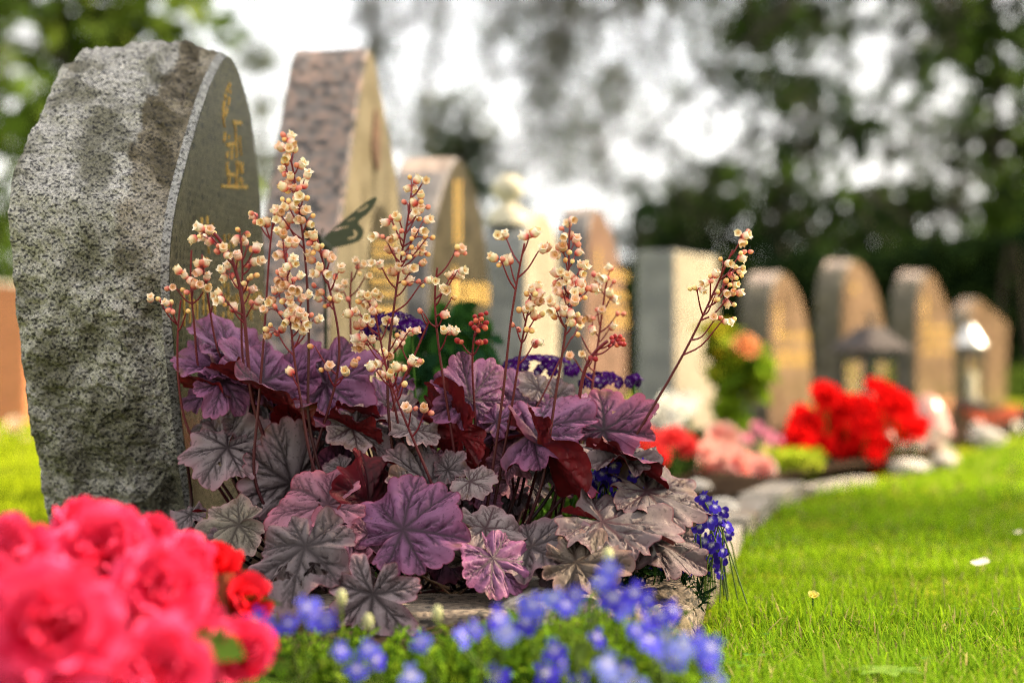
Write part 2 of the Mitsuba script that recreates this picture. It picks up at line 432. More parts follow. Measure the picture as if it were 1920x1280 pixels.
# ---------------------------------------------------------------- headstones
class Stone:
    """A headstone whose front stands in an upright plane through a ground point, turned by alpha from the view axis."""

    def __init__(self, ref_px, depth, alpha, outline, left, left_at, name, label, front, side, top, rough, seed, group=None, K=220, M=40, rim=0.006):
        a = math.radians(alpha)
        self.r, self.nrm = np.array([math.sin(a), math.cos(a), 0]), np.array([math.cos(a), -math.sin(a), 0])
        self.p0 = at(ref_px, HY, depth) * [1, 1, 0]
        self.key = thing(name, label, "headstone", group)
        uh = np.array([self.uh(px, py) for px, py in outline])
        uh[0, 1] = uh[-1, 1] = -0.03
        i = len(uh) // 2
        path = smooth_path(np.c_[uh, 0 * uh[:, :1]], 900)[:, :2] if rough[0] is not None else uh
        seg = np.r_[0, np.cumsum(np.linalg.norm(np.diff(path, axis=0), axis=1))]
        s = np.linspace(0, seg[-1], K)
        self.o = np.stack([np.interp(s, seg, path[:, k]) for k in (0, 1)], 1)
        mid = min(range(K // 2), key=lambda j: abs(self.o[j, 1] - self.uh(left_at[0], left_at[1])[1]))
        q = self.at(*self.o[mid], 0)
        kl = (left - CX) / F
        self.t = (q[0] - kl * q[1]) / (self.nrm[0] - kl * self.nrm[1])      # from the silhouette's width
        self.build(front, side, top, rough, seed, K, M, rim)

    def uh(self, px, py):
        k = (px - CX) / F
        u = (k * self.p0[1] - self.p0[0]) / (self.r[0] - k * self.r[1])
        return u, CAMH - (py - HY) / F * (self.p0[1] + u * self.r[1])

    def at(self, u, h, out):
        return self.p0 + u * self.r + np.array([0, 0, h]) + out * self.nrm

    def build(self, front, side, top, rough, seed, K, M, rim):
        o, t = self.o, self.t
        tan = np.gradient(o, axis=0)
        nor = np.stack([-tan[:, 1], tan[:, 0]], 1)
        nor /= np.linalg.norm(nor, axis=1, keepdims=True)
        s = np.linspace(0, 1, M)
        P = np.zeros((K, M, 3))
        amp, bulge = (rough[0] or 0.0), rough[1]
        back = s * (t - rim) + rim
        for j in range(M):
            P[:, j] = self.p0 + o[:, :1] * self.r + np.c_[np.zeros((K, 2)), o[:, 1:]] - back[j] * self.nrm
        edge = np.clip(s / 0.06, 0, 1)[None, :] * np.ones((K, 1))
        d = amp * edge * (2.4 * (meshkit.fbm(P * 22 + seed, 3, seed) - 0.5) + 1.5 * (meshkit.fbm(P * 75 + seed, 3, seed + 3) - 0.5) + 0.8 * (meshkit.fbm(P * 260, 2, seed + 6) - 0.5))
        if bulge:
            prof = np.interp(s, [0, 0.08, 0.24, 0.30, 0.62, 1.0], [0, 0.002, 0.82, 1.0, 0.72, 0.05])
            wob = 0.75 + 0.7 * (meshkit.fbm(np.c_[o * 9, 0 * o[:, :1]], 3, 4)[:, None] - 0.5)
            d += bulge * prof[None] * wob
            wv = 0.10 * (meshkit.fbm(P * 55, 3, 21) - 0.5)
            below = o[:, 1].max() - P[:, :, 2]
            st = lambda a, b, x: np.clip((x - a) / (b - a), 0, 1) ** 2 * (3 - 2 * np.clip((x - a) / (b - a), 0, 1))
            box = st(0.07, 0.11, s[None] + wv) * (1 - st(0.36, 0.40, s[None] + wv)) * st(0.004, 0.009, below + 0.06 * wv) * (1 - st(0.055, 0.075, below + 0.1 * wv)) * (nor[:, :1] < -0.05)
            d -= box * (0.010 + 0.008 * meshkit.fbm(P * 45, 3, 11))             # the chip under the crown
            rid = 1 - 2 * np.abs(meshkit.fbm(P * 30, 3, 31) - 0.5)
            d += edge * (0.011 * (rid - 0.75) + 0.008 * (np.floor(meshkit.fbm(P * [38, 38, 26], 2, 37) * 7) / 7 - 0.5))   # split facets
        if bulge:                                                    # the rough shoulder stands out towards the back
            d += 0.037 * (s[None] ** 1.1) * np.exp(-((nor[:, 1:] - 0.60) / 0.28) ** 2) * (nor[:, :1] < 0.1)
        round_ = -(0.003 if bulge else 0.012) * np.clip((s - 0.93) / 0.07, 0, 1) ** 2
        d += round_[None]
        P += d[..., None] * (nor[:, 0][:, None, None] * self.r + nor[:, 1][:, None, None] * np.array([0, 0, 1.0]))
        uv = np.stack([np.broadcast_to(1 - s, (K, M)), np.broadcast_to(np.linspace(0, 1, K)[:, None], (K, M))], -1).reshape(-1, 2)
        f = grid_faces(K, M)[:, ::-1]
        V = P.reshape(-1, 3)
        f = np.vstack([f[:, [0, 1, 2]], f[:, [0, 2, 3]]])
        cn = np.cross(V[f[:, 1]] - V[f[:, 0]], V[f[:, 2]] - V[f[:, 0]])
        up = cn[:, 2] / (np.linalg.norm(cn, axis=1) + 1e-12)
        up = np.repeat((nor[:, 1] > 0.84)[:-1, None], M - 1, 1).ravel()
        up = np.r_[up, up]
        groups = [("side", f, side)] if top is None else [("side", f[~up], side), ("top", f[up], top)]
        for nm, ff, mat in groups:
            if len(ff):
                near = (ff.min(1) // M) < K // 2
                for half in ([near, ~near] if len(groups) > 1 and nm == "side" else [np.ones(len(ff), bool)]):
                    used, inv = np.unique(ff[half], return_inverse=True)
                    part(self.key, nm, (V[used], inv.reshape(-1, 3)), mat, smooth=True, uv=uv[used])
        from shapely.geometry import Polygon
        inset = Polygon(o).buffer(-rim * 0.6)
        inset = max(getattr(inset, "geoms", [inset]), key=lambda g: g.area)
        ring = np.array(inset.exterior.coords)[:-1]
        v2, f2 = trimesh.creation.triangulate_polygon(inset, engine="earcut")
        part(self.key, "front", (np.array([self.at(u, h, 0.0) for u, h in v2]), f2), front, smooth=False)
        # dressed rim between front face and split side
        q = np.array([ring[np.argmin(((ring - x) ** 2).sum(1))] for x in o])
        a, b = np.array([self.at(u, h, -0.0005) for u, h in q]), P[:, 0]
        part(self.key, "rim", (np.vstack([a, b]), grid_faces(2, K)), "mat_granite_rim" if bulge else side, smooth=False)
        bk = P[:, -1]
        c = bk.mean(0)
        part(self.key, "back", (np.vstack([bk, c[None]]), np.array([[i, (i + 1) % K, K] for i in range(K)])), side, smooth=False)

    def strokes(self, lines, width, mat="mat_gold", raise_=0.0012, name="inscription", label=None, worn=0.0):
        """Gilded lettering strokes lying on the front face; lines are pixel polylines on the face."""
        mb, r = MB(), R(len(lines))
        for ln in lines:
            p = np.array([self.uh(x, y) for x, y in ln])
            if worn:                                                 # gilding worn away in places
                n = max(2, int(np.linalg.norm(np.diff(p, axis=0), axis=1).sum() / 0.004))
                p = smooth_path(np.c_[p, 0 * p[:, :1]], n)[:, :2]
                p[:, 0] += r.normal(0, 0.0006, len(p))
            for a, b in zip(p[:-1], p[1:]):
                w = width * (r.uniform(0.55, 1.15) if worn else 1.0)
                if worn and r.random() < worn:
                    continue
                t = b - a
                L = np.linalg.norm(t)
                if L < 1e-5:
                    continue
                t = t / L
                n = np.array([-t[1], t[0]]) * w / 2
                c = [a - n, b - n, b + n, a + n]
                lo, hi = [self.at(u, h, 0.0002) for u, h in c], [self.at(u, h, raise_) for u, h in c]
                mb.add(np.array(lo + hi), [[4, 5, 6, 7], [0, 1, 5, 4], [1, 2, 6, 5], [2, 3, 7, 6], [3, 0, 4, 7]])
        v, f, _ = mb.arrays()
        return part(self.key, name, (v, f), mat, smooth=False, label=label, kind="stuff")

    def rows(self, x0, x1, ys, h, seed, width=0.005, mat="mat_gold_matt", name="inscription"):
        """Rows of worn gilded capitals too blurred in the photograph to read: upright and slanting strokes between pixel columns x0 and x1."""
        r = R(seed)
        for y in ys:
            lines = []
            (ua, _), (ub, _) = self.uh(x0, y), self.uh(x1, y)
            hh = h
            u = ua
            base = self.uh(x0, y)[1]
            while u < ub:
                g = r.integers(0, 4)
                wd = 0.016
                st = [[(0, 0), (0, 1)]]
                if g == 0:
                    st += [[(1, 0), (1, 1)], [(0, 0.5), (1, 0.5)]]
                elif g == 1:
                    st += [[(0, 0), (1, 0)], [(0, 1), (1, 1)]]
                elif g == 2:
                    st += [[(0, 1), (1, 0)], [(1, 0), (1, 1)]]
                else:
                    st += [[(0, 1), (0.9, 0.75)], [(0.9, 0.75), (0, 0.5)], [(0, 0.5), (1, 0)]]
                for (a, b), (c, d) in st:
                    lines.append(((u + a * wd, base + b * hh), (u + c * wd, base + d * hh)))
                u += wd + 0.009 + (0.02 if r.random() < 0.15 else 0)
            mb = MB()
            for a, b in lines:
                a, b = np.array(a), np.array(b)
                t = (b - a) / np.linalg.norm(b - a)
                n = np.array([-t[1], t[0]]) * width / 2
                c = [a - n, b - n, b + n, a + n]
                mb.add(np.array([self.at(u, h, 0.0003) for u, h in c] + [self.at(u, h, 0.0016) for u, h in c]), [[4, 5, 6, 7], [0, 1, 5, 4], [1, 2, 6, 5], [2, 3, 7, 6], [3, 0, 4, 7]])
            v, f, _ = mb.arrays()
            part(self.key, name, (v, f), mat, smooth=False, kind="stuff")

    def panel(self, outline, mat, name, out=0.002):
        from shapely.geometry import Polygon
        pts = smooth_path(np.array([[*self.uh(x, y), 0] for x, y in outline] + [[*self.uh(*outline[0]), 0]]), 60)[:-1, :2]
        poly = Polygon(pts).buffer(0)
        poly = max(getattr(poly, "geoms", [poly]), key=lambda g: g.area)
        m = trimesh.creation.extrude_polygon(poly, out, engine="earcut")
        v = np.array([self.at(u, h, z + 0.0001) for u, h, z in m.vertices])
        part(self.key, name, (v, np.array(m.faces)), mat, smooth=False)


row = "headstones standing in the row"
st1 = Stone(372, 2.13, 5, [(378, 1150), (372, 1030), (352, 890), (335, 760), (321, 620), (316, 500), (325, 400), (345, 310), (375, 205), (398, 142), (425, 98), (446, 125), (466, 190),
                           (481, 290), (491, 390), (498, 500), (500, 620), (497, 760), (489, 900), (482, 1060)], 27, (316, 480),
            "headstone", "tall round-topped headstone of split grey granite with dark polished front, nearest of the row", "mat_granite_polished", "mat_granite_split", None, (0.0055, 0.012), 2, K=640, M=190, rim=0.0075)
st1.strokes([[(430, 157), (424, 170), (420, 192), (418, 218), (421, 250), (419, 265)], [(430, 157), (431, 172), (428, 190), (425, 206), (421, 216)],
             [(437, 229), (452, 231)], [(439, 229), (441, 250), (442, 275), (443, 297)], [(429, 254), (428, 272), (425, 296)], [(424, 271), (442, 270)], [(434, 272), (434, 300)],
             [(448, 245), (449, 270), (451, 292)], [(423, 298), (422, 318)], [(428, 298), (425, 316), (430, 327), (428, 344)], [(436, 298), (437, 314)], [(425, 326), (437, 328)],
             [(442, 303), (445, 318), (442, 330), (444, 352)], [(448, 305), (451, 320), (449, 342)], [(454, 305), (453, 345)], [(416, 349), (440, 350), (463, 351)]], 0.0040, "mat_gold", worn=0.16)
r0 = R(5)
low = []
for x, a, b in [(344, 540, 612), (355, 548, 606), (362, 560, 590), (369, 562, 600), (381, 535, 590), (389, 560, 604), (402, 560, 596), (378, 408, 430), (388, 405, 420), (397, 418, 436), (420, 440, 470), (428, 440, 500), (437, 441, 476),
                (413, 525, 560), (420, 528, 562), (427, 530, 600), (434, 556, 598), (441, 553, 585), (445, 550, 570), (458, 552, 590), (465, 548, 580), (470, 556, 600), (476, 548, 576), (482, 544, 566), (486, 546, 560), (491, 590, 612), (418, 585, 602), (452, 572, 602), (390, 460, 490), (444, 468, 500)]:
    low.append([(x, a), (x + r0.uniform(-0.6, 0.6), b)])
st1.strokes(low, 0.0036, "mat_gold", worn=0.12)

st2 = Stone(600, 2.9, 12, [(596, 1020), (606, 820), (616, 620), (627, 500), (642, 400), (660, 275), (676, 170), (688, 104), (695, 91), (703, 112), (714, 172), (732, 262), (746, 350), (756, 450), (762, 560), (765, 760), (765, 1000)], 491, (642, 400),
            "headstone", "pointed headstone of pink grey granite with sunlit tan front, second of the row", "mat_granite_tan", "mat_granite_pink", None, (0.0012, 0), 5, row, K=260, M=70)
st2.panel([(690, 620), (688, 520), (694, 440), (708, 385), (722, 398), (735, 450), (741, 520), (742, 620)], "mat_granite_black", "inscription_panel")
st2.panel([(700, 312), (695, 280), (698, 235), (702, 205), (707, 240), (709, 280), (706, 318)], "mat_granite_rose", "carved_ornament", 0.004)
st2.strokes([[(x, y), (x + 1, y + 12)] for y in (452, 470, 500, 522, 545, 575) for x in range(697 if y < 490 else 692, 738, 5)], 0.004, "mat_gold_matt", 0.0035)
st2.strokes([[(x, y), (x + 1, y + 10)] for y in (580, 598) for x in range(700, 742, 6)], 0.004, "mat_gold_matt", 0.0035)

st3 = Stone(800, 3.6, 12, [(798, 952), (800, 700), (804, 540), (813, 430), (829, 360), (846, 314), (859, 296), (873, 310), (891, 355), (906, 420), (915, 500), (918, 600), (918, 940)], 735, (829, 330),
            "headstone", "dark headstone with black polished pointed face and column of gilt letters, third of the row", "mat_granite_black", "mat_granite_slate", "mat_stone_top", (0.0022, 0), 6, row, K=200, M=50)
for i, w in enumerate((0.03, 0.02)):
    st3.strokes([[(853 + i * 9, y), (852 + i * 9 + (y % 3), y + 9)] for y in range(338, 450, 11)], 0.012, "mat_gold_matt")
st3.rows(848, 914, (545, 565), 0.017, 3, 0.0045)
st3.strokes([[(851, y), (854, y + 14)] for y in range(500, 560, 18)], 0.012, "mat_gold_matt")

st4 = Stone(985, 4.2, 12, [(985, 910), (985, 600), (985, 470), (991, 428), (1004, 404), (1016, 396), (1029, 408), (1040, 436), (1046, 480), (1047, 620), (1047, 900)], 903, (985, 500),
            "headstone", "low blue grey headstone with cream front and pale carved finial, fourth of the row", "mat_stone_cream", "mat_granite_blue", None, (0.0015, 0), 7, row)
fin = MB()                                                            # carved finial: a rounded head on a small bust
c = st4.at(0.04, 0.515, -st4.t * 0.5)
prof = np.array([[0.0, 0.075], [0.016, 0.073], [0.027, 0.062], [0.031, 0.048], [0.027, 0.034], [0.016, 0.025], [0.015, 0.018], [0.028, 0.010], [0.036, -0.004], [0.038, -0.02]])
a = np.arange(20) * 2 * np.pi / 20
fv = np.stack([prof[:, :1] * np.cos(a), prof[:, :1] * np.sin(a) * 0.85, np.repeat(prof[:, 1:], 20, 1)], -1).reshape(-1, 3) + c
fv += 0.004 * (meshkit.fbm(fv * 70, 2, 3)[:, None] - 0.5)
part(st4.key, "finial", (fv, grid_faces(10, 20, True)[:, ::-1]), "mat_stone_pale", smooth=True)

st5 = Stone(1098, 4.9, 15, [(1098, 876), (1098, 700), (1099, 520), (1103, 440), (1112, 400), (1122, 390), (1139, 414), (1154, 458), (1166, 520), (1174, 600), (1176, 700), (1176, 860)], 1038, (1099, 500),
            "headstone", "rose brown round-shouldered headstone with gilt letters, just left of the square slab", "mat_granite_rose", "mat_granite_slate", "mat_stone_top", (0.0020, 0), 8, row)
st5.rows(1136, 1174, (520, 560, 590, 612), 0.018, 8, 0.005)
st5.strokes([[(1121, y), (1124, y + 12)] for y in range(468, 510, 12)], 0.014, "mat_gold_matt")

st6 = Stone(1265, 5.6, 18, [(1265, 848), (1265, 469), (1345, 481), (1345, 838)], 1193, (1265, 560), "headstone", "plain square-topped pale stone slab standing beside the leaning flower stem", "mat_stone_cream", "mat_granite_blue", "mat_stone_pale", (None, 0), 9, row)
st7 = Stone(1443, 6.4, 20, [(1443, 826), (1443, 700), (1444, 590), (1449, 545), (1460, 517), (1472, 511), (1488, 530), (1504, 565), (1516, 620), (1521, 690), (1521, 760), (1521, 815)], 1386, (1444, 600),
            "headstone", "brown headstone with rough pale top and gilt letters behind the yellow-green rose bush", "mat_granite_brown", "mat_stone_olive", "mat_stone_top", (0.005, 0), 10, row)
st7.strokes([[(1458, y), (1461, y + 14)] for y in range(572, 620, 14)], 0.016, "mat_gold_matt")
st7.rows(1456, 1516, (636, 668, 686), 0.019, 12, 0.005)
st8 = Stone(1578, 7.2, 24, [(1578, 808), (1578, 700), (1579, 570), (1584, 520), (1596, 492), (1610, 490), (1628, 510), (1645, 550), (1656, 605), (1662, 680), (1662, 800)], 1527, (1579, 590),
            "headstone", "tall brown headstone with rough rounded pale top behind the dark roofed lantern", "mat_granite_brown", "mat_stone_olive", "mat_stone_top", (0.005, 0), 11, row)
st8.strokes([[(1600, 535), (1604, 548)], [(1606, 535), (1601, 548)]], 0.014, "mat_gold_matt")
st9 = Stone(1718, 8.0, 24, [(1718, 794), (1718, 700), (1719, 600), (1724, 545), (1735, 513), (1748, 512), (1766, 545), (1781, 598), (1788, 660), (1788, 785)], 1667, (1719, 600),
            "headstone", "rough topped brown headstone with gilt letters between the two lanterns", "mat_granite_brown", "mat_stone_olive", "mat_stone_top", (0.007, 0), 12, row)
st9.strokes([[(1734, y), (1737, y + 14)] for y in range(555, 600, 12)], 0.02, "mat_gold_matt")
st9.rows(1728, 1786, (620, 640, 662), 0.018, 14, 0.005)
st10 = Stone(1806, 8.8, 26, [(1806, 780), (1806, 700), (1806, 640), (1812, 590), (1832, 560), (1858, 578), (1888, 606), (1889, 640), (1886, 700), (1886, 775)], 1776, (1806, 640),
             "headstone", "last headstone of the row with sloping orange brown top beside the hedge", "mat_granite_brown", "mat_stone_olive", "mat_granite_brown", (0.005, 0), 13, row)
str_ = Stone(-160, 8.0, 89.5, [(-160, 800), (-160, 640), (-158, 550), (-140, 532), (-40, 529), (40, 532), (62, 550), (64, 640), (64, 800)], -176, (-160, 640),
             "headstone", "orange red granite headstone standing on the far lawn left of the nearest grey stone", "mat_granite_red", "mat_granite_red", "mat_stone_pale", (0.001, 0), 14)


# ---------------------------------------------------------------- grave lanterns, butterfly, candle, pot
def lathe(prof, k=24, centre=(0, 0, 0), square=0.0):
    prof = np.asarray(prof, float)
    a = np.arange(k) * 2 * np.pi / k
    q = 1 / (np.abs(np.cos(a)) ** 8 + np.abs(np.sin(a)) ** 8) ** (1 / 8) if square else np.ones(k)
    v = np.stack([prof[:, :1] * np.cos(a) * q, prof[:, :1] * np.sin(a) * q, np.repeat(prof[:, 1:], k, 1)], -1).reshape(-1, 3) + np.asarray(centre)
    return v, grid_faces(len(prof), k, True)[:, ::-1]


def rotz(mesh, pos, yaw):
    c, s = math.cos(yaw), math.sin(yaw)
    return mesh[0] @ np.array([[c, s, 0], [-s, c, 0], [0, 0, 1]]) + pos, mesh[1]


def lantern(label, px, d, z0, rw, body_r, body_h, roof_h, mats, square, yaw, post_r=0.0045):
    key = thing("grave_lantern", label, "lantern", "grave lanterns")
    p = at(px, HY, d) * [1, 1, 0] + [0, 0, z0]
    k = 32
    part(key, "base", rotz(lathe([[0, 0], [body_r * 1.12, 0], [body_r * 1.12, 0.012], [body_r, 0.018], [0, 0.018]], k, square=square), p, yaw), mats[0], smooth=30)
    part(key, "glass", rotz(lathe([[body_r * 0.9, 0.018], [body_r * 0.9, 0.018 + body_h]], k, square=square), p, yaw), "mat_pane", smooth=30)
    for i in range(4):
        a = yaw + math.pi / 4 + i * math.pi / 2
        rr = body_r * (1.26 if square else 0.93)
        q = p + [rr * math.cos(a), rr * math.sin(a), 0]
        part(key, "post", tube([q + [0, 0, 0.015], q + [0, 0, 0.02 + body_h]], post_r, 8), mats[0])
    z = 0.018 + body_h
    part(key, "band", rotz(lathe([[body_r * 1.02, z - 0.028], [body_r * 1.04, z - 0.028], [body_r * 1.04, z - 0.001], [body_r * 1.02, z - 0.001]], k, square=square), p, yaw), mats[0], smooth=30)
    part(key, "roof", rotz(lathe([[0, z], [rw, z], [rw, z + 0.006], [rw * 0.62, z + roof_h * 0.45], [rw * 0.36, z + roof_h * 0.8], [rw * 0.2, z + roof_h * 0.9], [0, z + roof_h * 0.92]], k, square=square), p, yaw), mats[1], smooth=30)
    part(key, "knob", lathe([[0, 0], [0.008, 0.002], [0.006, 0.01], [0.012, 0.02], [0.009, 0.03], [0, 0.033]], 16, p + [0, 0, z + roof_h * 0.9]), mats[2])
    part(key, "candle", lathe([[0, 0], [body_r * 0.5, 0], [body_r * 0.5, body_h * 0.5], [body_r * 0.4, body_h * 0.52], [0, body_h * 0.5]], 20, p + [0, 0, 0.018]), "mat_wax", smooth=40)


lantern("grave lantern with dark sloping roof and glass sides above the red begonias", 1632, 6.0, 0.05, 0.088, 0.062, 0.185, 0.075, ("mat_dark_iron", "mat_lead", "mat_dark_iron"), 1.0, 0.5, 0.011)
lantern("grave lantern with shining silver cap near the far end of the row", 1818, 7.0, 0.08, 0.054, 0.046, 0.17, 0.075, ("mat_dark_iron", "mat_silver", "mat_dark_iron"), 0.0, 0.2, 0.007)

key = thing("butterfly_ornament", "dark metal butterfly ornament with pierced wings on a thin stake before the pointed stone", "ornament")
bp = at(612, 462, 2.32)


def wing(pts, holes, n_up):
    """A sheet-metal wing: pixel outline at the butterfly's depth, swung back about its body so that it stands at an angle, pierced by slots."""
    from shapely.geometry import Polygon, LineString
    poly = Polygon(smooth_path(np.array([[x, y, 0] for x, y in pts + pts[:1]], float), 70)[:-1, :2]).buffer(0)
    for h, w in holes:
        poly = poly.difference(LineString(h).buffer(w))
    m = trimesh.creation.extrude_polygon(poly, 1.0, engine="earcut")
    out = []
    for x, y, z in m.vertices:
        w = at(x, y, 2.32 + (x - 605) / F * 2.32 * n_up)
        out.append(w + [0, 0.0012 * z, 0])
    return np.array(out), np.array(m.faces)


part(key, "wing", wing([(604, 447), (630, 424), (662, 398), (690, 376), (706, 369), (703, 382), (690, 400), (672, 416), (680, 428), (681, 440), (672, 452), (652, 459), (630, 464), (612, 466), (602, 460)],
                       [([(672, 396), (684, 390), (689, 385)], 1.6), ([(626, 432), (640, 427), (652, 425)], 1.2), ([(654, 447), (664, 445), (668, 438), (664, 433)], 2.0), ([(652, 414), (664, 409)], 0.9)], 0.5), "mat_bronze", smooth=False)
part(key, "wing", wing([(604, 447), (590, 428), (570, 402), (556, 388), (560, 404), (572, 424), (566, 436), (574, 452), (590, 462), (602, 460)], [([(572, 418), (582, 428)], 1.4)], -1.5), "mat_bronze", smooth=False)
part(key, "body", tube(np.array([at(600, 447, 2.318), at(606, 456, 2.318), at(614, 464, 2.318), at(622, 474, 2.318)]), [0.002, 0.0045, 0.005, 0.002], 10), "mat_bronze")
for dx in (-6, 5):
    part(key, "antenna", tube(np.array([at(601, 448, 2.318), at(598 + dx, 436, 2.315), at(596 + 2 * dx, 428, 2.31)]), 0.0006, 5), "mat_bronze")
part(key, "stake", tube(np.array([at(610, 460, 2.32), at(611, 700, 2.32), at(612, 660, 2.32) * [1, 1, 0]]), 0.0018, 8), "mat_bronze")

key = thing("grave_candle", "pink glazed cone-shaped candle holder with bright highlight behind the pale shrub", "candle holder")
p = at(1738, HY, 5.9) * [1, 1, 0]
part(key, "body", lathe([[0, 0.0], [0.075, 0.0], [0.072, 0.02], [0.052, 0.09], [0.03, 0.125], [0.012, 0.135], [0, 0.136]], 28, p), "mat_pink_glaze", smooth=True)
part(key, "base", lathe([[0, -0.004], [0.085, -0.004], [0.085, 0.012], [0.076, 0.016]], 28, p), "mat_pink_glaze", smooth=40)
key = thing("flower_pot", "terracotta bowl standing before the last but one headstone", "pot")
p = at(1742, HY, 7.3) * [1, 1, 0] + [0, 0, 0.0]
part(key, "bowl", lathe([[0, 0], [0.05, 0], [0.062, 0.05], [0.068, 0.075]], 28, p), "mat_terracotta", smooth=30)
part(key, "rim", lathe([[0.066, 0.075], [0.074, 0.075], [0.074, 0.1], [0.064, 0.1], [0.06, 0.08], [0, 0.08]], 28, p), "mat_terracotta", smooth=30)
# ---------------------------------------------------------------- purple-leaved coral bells: leaves
LOBES = [(0, 1.0, 24), (52, 0.95, 23), (-52, 0.95, 23), (101, 0.84, 22), (-101, 0.84, 22), (147, 0.66, 19), (-147, 0.66, 19)]


def leaf_radius(phi, r, tooth, lobed):
    """Outline of a palmate, scalloped leaf: radius at angle phi (degrees from the tip)."""
    base = np.full_like(phi, 0.5)
    for c, ln, w in LOBES:
        ln = ln * r.uniform(0.90, 1.10)
        d = (phi - c + r.uniform(-4, 4) + 180) % 360 - 180
        base = np.maximum(base, ln * (1 - lobed * (np.abs(d) / w) ** 2.2 * 0.135))
    base = np.where(np.abs(phi) > 163, 0.50 * (1 - (np.abs(phi) - 163) / 17) + 0.06, base)
    k = 24.5
    ph = r.uniform(0, 6.28)
    saw = np.abs(((phi / 360 * k + 0.5 + 0.12 * np.sin(np.radians(phi * 3) + ph)) % 1) - 0.5) * 2
    s = np.sqrt(np.clip(1 - saw**2, 0, 1)) if tooth < 0.5 else 1 - saw ** (1.2)
    wob = 1 + 0.05 * np.sin(np.radians(phi * 2) + ph) + 0.03 * np.sin(np.radians(phi * 5) + 2 * ph)
    return base * wob * (1 - r.uniform(0.06, 0.13) * (1 - s) * np.clip((175 - np.abs(phi)) / 20, 0, 1))


def leaf_veins(r):
    """Vein segments (a, b, width, width) of a leaf of unit size: a main vein to every lobe, widely spaced side veins that fork once."""
    seg = []

    def walk(p, ang, length, w0, depth, bend):
        n = 8
        pts, a = [p], ang
        for _ in range(n):
            a += bend / n + r.normal(0, 0.045)
            pts.append(pts[-1] + length / n * np.array([math.cos(a), math.sin(a)]))
        for i in range(n):
            wa, wb = w0 * (1 - 0.75 * i / n), w0 * (1 - 0.75 * (i + 1) / n)
            seg.append((pts[i], pts[i + 1], wa, wb))
            for side in ({2: (1,), 3: (-1,), 4: (1,), 5: (-1,), 6: (1, -1)}.get(i, ()) if depth == 0 else {3: (1,), 5: (-1,)}.get(i, ()) if depth == 1 else ()):
                ln = length * (0.46 if depth == 0 else 0.36) * (1.1 - 0.6 * i / n) * r.uniform(0.8, 1.15)
                walk(pts[i], a + side * r.uniform(0.55, 0.8), ln, wa * (0.58 if depth == 0 else 0.5), depth + 1, -side * 0.3)

    for c, ln, _ in LOBES:
        walk(np.zeros(2), math.radians(c + r.normal(0, 3)), ln * 0.95, 0.047 if abs(c) < 120 else 0.036, 0, r.normal(0, 0.12))
    return seg


def vein_mask(uv, seg):
    """(vein colour mask, vein relief) at the points uv, from the nearest densely sampled vein point."""
    from scipy.spatial import cKDTree
    t = np.linspace(0, 1, 9)[None, :, None]
    A, B = np.array([s[0] for s in seg])[:, None], np.array([s[1] for s in seg])[:, None]
    pts = (A + (B - A) * t).reshape(-1, 2)
    w = (np.array([s[2] for s in seg])[:, None] * (1 - t[..., 0]) + np.array([s[3] for s in seg])[:, None] * t[..., 0]).ravel()
    dist, near = cKDTree(pts).query(uv, k=8)
    ww = w[near]
    mask = (np.exp(-((dist / np.maximum(ww * 0.80, 0.0135)) ** 2) * 0.9) * np.clip(ww / 0.015, 0.5, 1)).max(1)
    relief = (np.exp(-((dist / (ww + 0.028)) ** 2)) * np.clip(ww / 0.012, 0.35, 1)).max(1)
    return mask, relief


TONES = {  # blade colour, colour towards the margin, vein colour
    "grey": ((0.230, 0.185, 0.205), (0.30, 0.17, 0.21), (0.020, 0.013, 0.016)),
    "silver": ((0.31, 0.25, 0.265), (0.36, 0.23, 0.26), (0.040, 0.018, 0.024)),
    "purple": ((0.260, 0.105, 0.235), (0.33, 0.11, 0.24), (0.030, 0.012, 0.026)),
    "deep": ((0.150, 0.050, 0.110), (0.24, 0.055, 0.11), (0.016, 0.006, 0.014)),
    "pink": ((0.42, 0.185, 0.27), (0.50, 0.17, 0.26), (0.045, 0.016, 0.028)),
    "bronze": ((0.215, 0.165, 0.135), (0.30, 0.18, 0.17), (0.025, 0.016, 0.012)),
    "red": ((0.085, 0.006, 0.016), (0.19, 0.010, 0.022), (0.022, 0.002, 0.006)),
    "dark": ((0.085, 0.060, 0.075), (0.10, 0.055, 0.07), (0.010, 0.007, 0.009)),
    "olive": ((0.230, 0.200, 0.165), (0.30, 0.20, 0.20), (0.030, 0.022, 0.018)),
}


def leaf3d(J, Tp, W, depth, face, ratio):
    """Lifts a leaf seen in the photograph (petiole point, tip, half-width vector, all in pixels) to a flat rigid leaf in space:
    the long axis and the cross axis must be at right angles and in the given proportion."""
    s = F / depth
    a, b = np.array([Tp[0] - J[0], -(Tp[1] - J[1])]) / s, np.array([W[0], -W[1]]) / s
    A, B, C = a @ a, b @ b / ratio**2, (a @ b) / ratio
    m = (A + B) / 2
    L2 = m + math.sqrt(max(((A - B) / 2) ** 2 + C * C, 0))
    az = math.sqrt(max(L2 - A, 0))
    bz = math.sqrt(max(L2 - B, 0))
    best = None
    for sa in (1, -1):
        for sb in (1, -1):
            err = abs(sa * az * sb * bz + C)
            ax, bx = np.array([a[0], sa * az, a[1]]), np.array([b[0] / ratio, sb * bz, b[1] / ratio])
            for sw in (1, -1):
                n = np.cross(ax, sw * bx)
                n = n / (np.linalg.norm(n) + 1e-12)
                score = -err * 1e5 + (3 if n[1] * face < 0 else 0) + n[2]
                if best is None or score > best[0]:
                    best = (score, ax, sw * bx, n, math.sqrt(L2))
    return best[1:]


heuchera = thing("coral_bells_plant", "purple-leaved plant with dark-veined silvery leaves and tall red stems of small cream bells", "flowering plant")


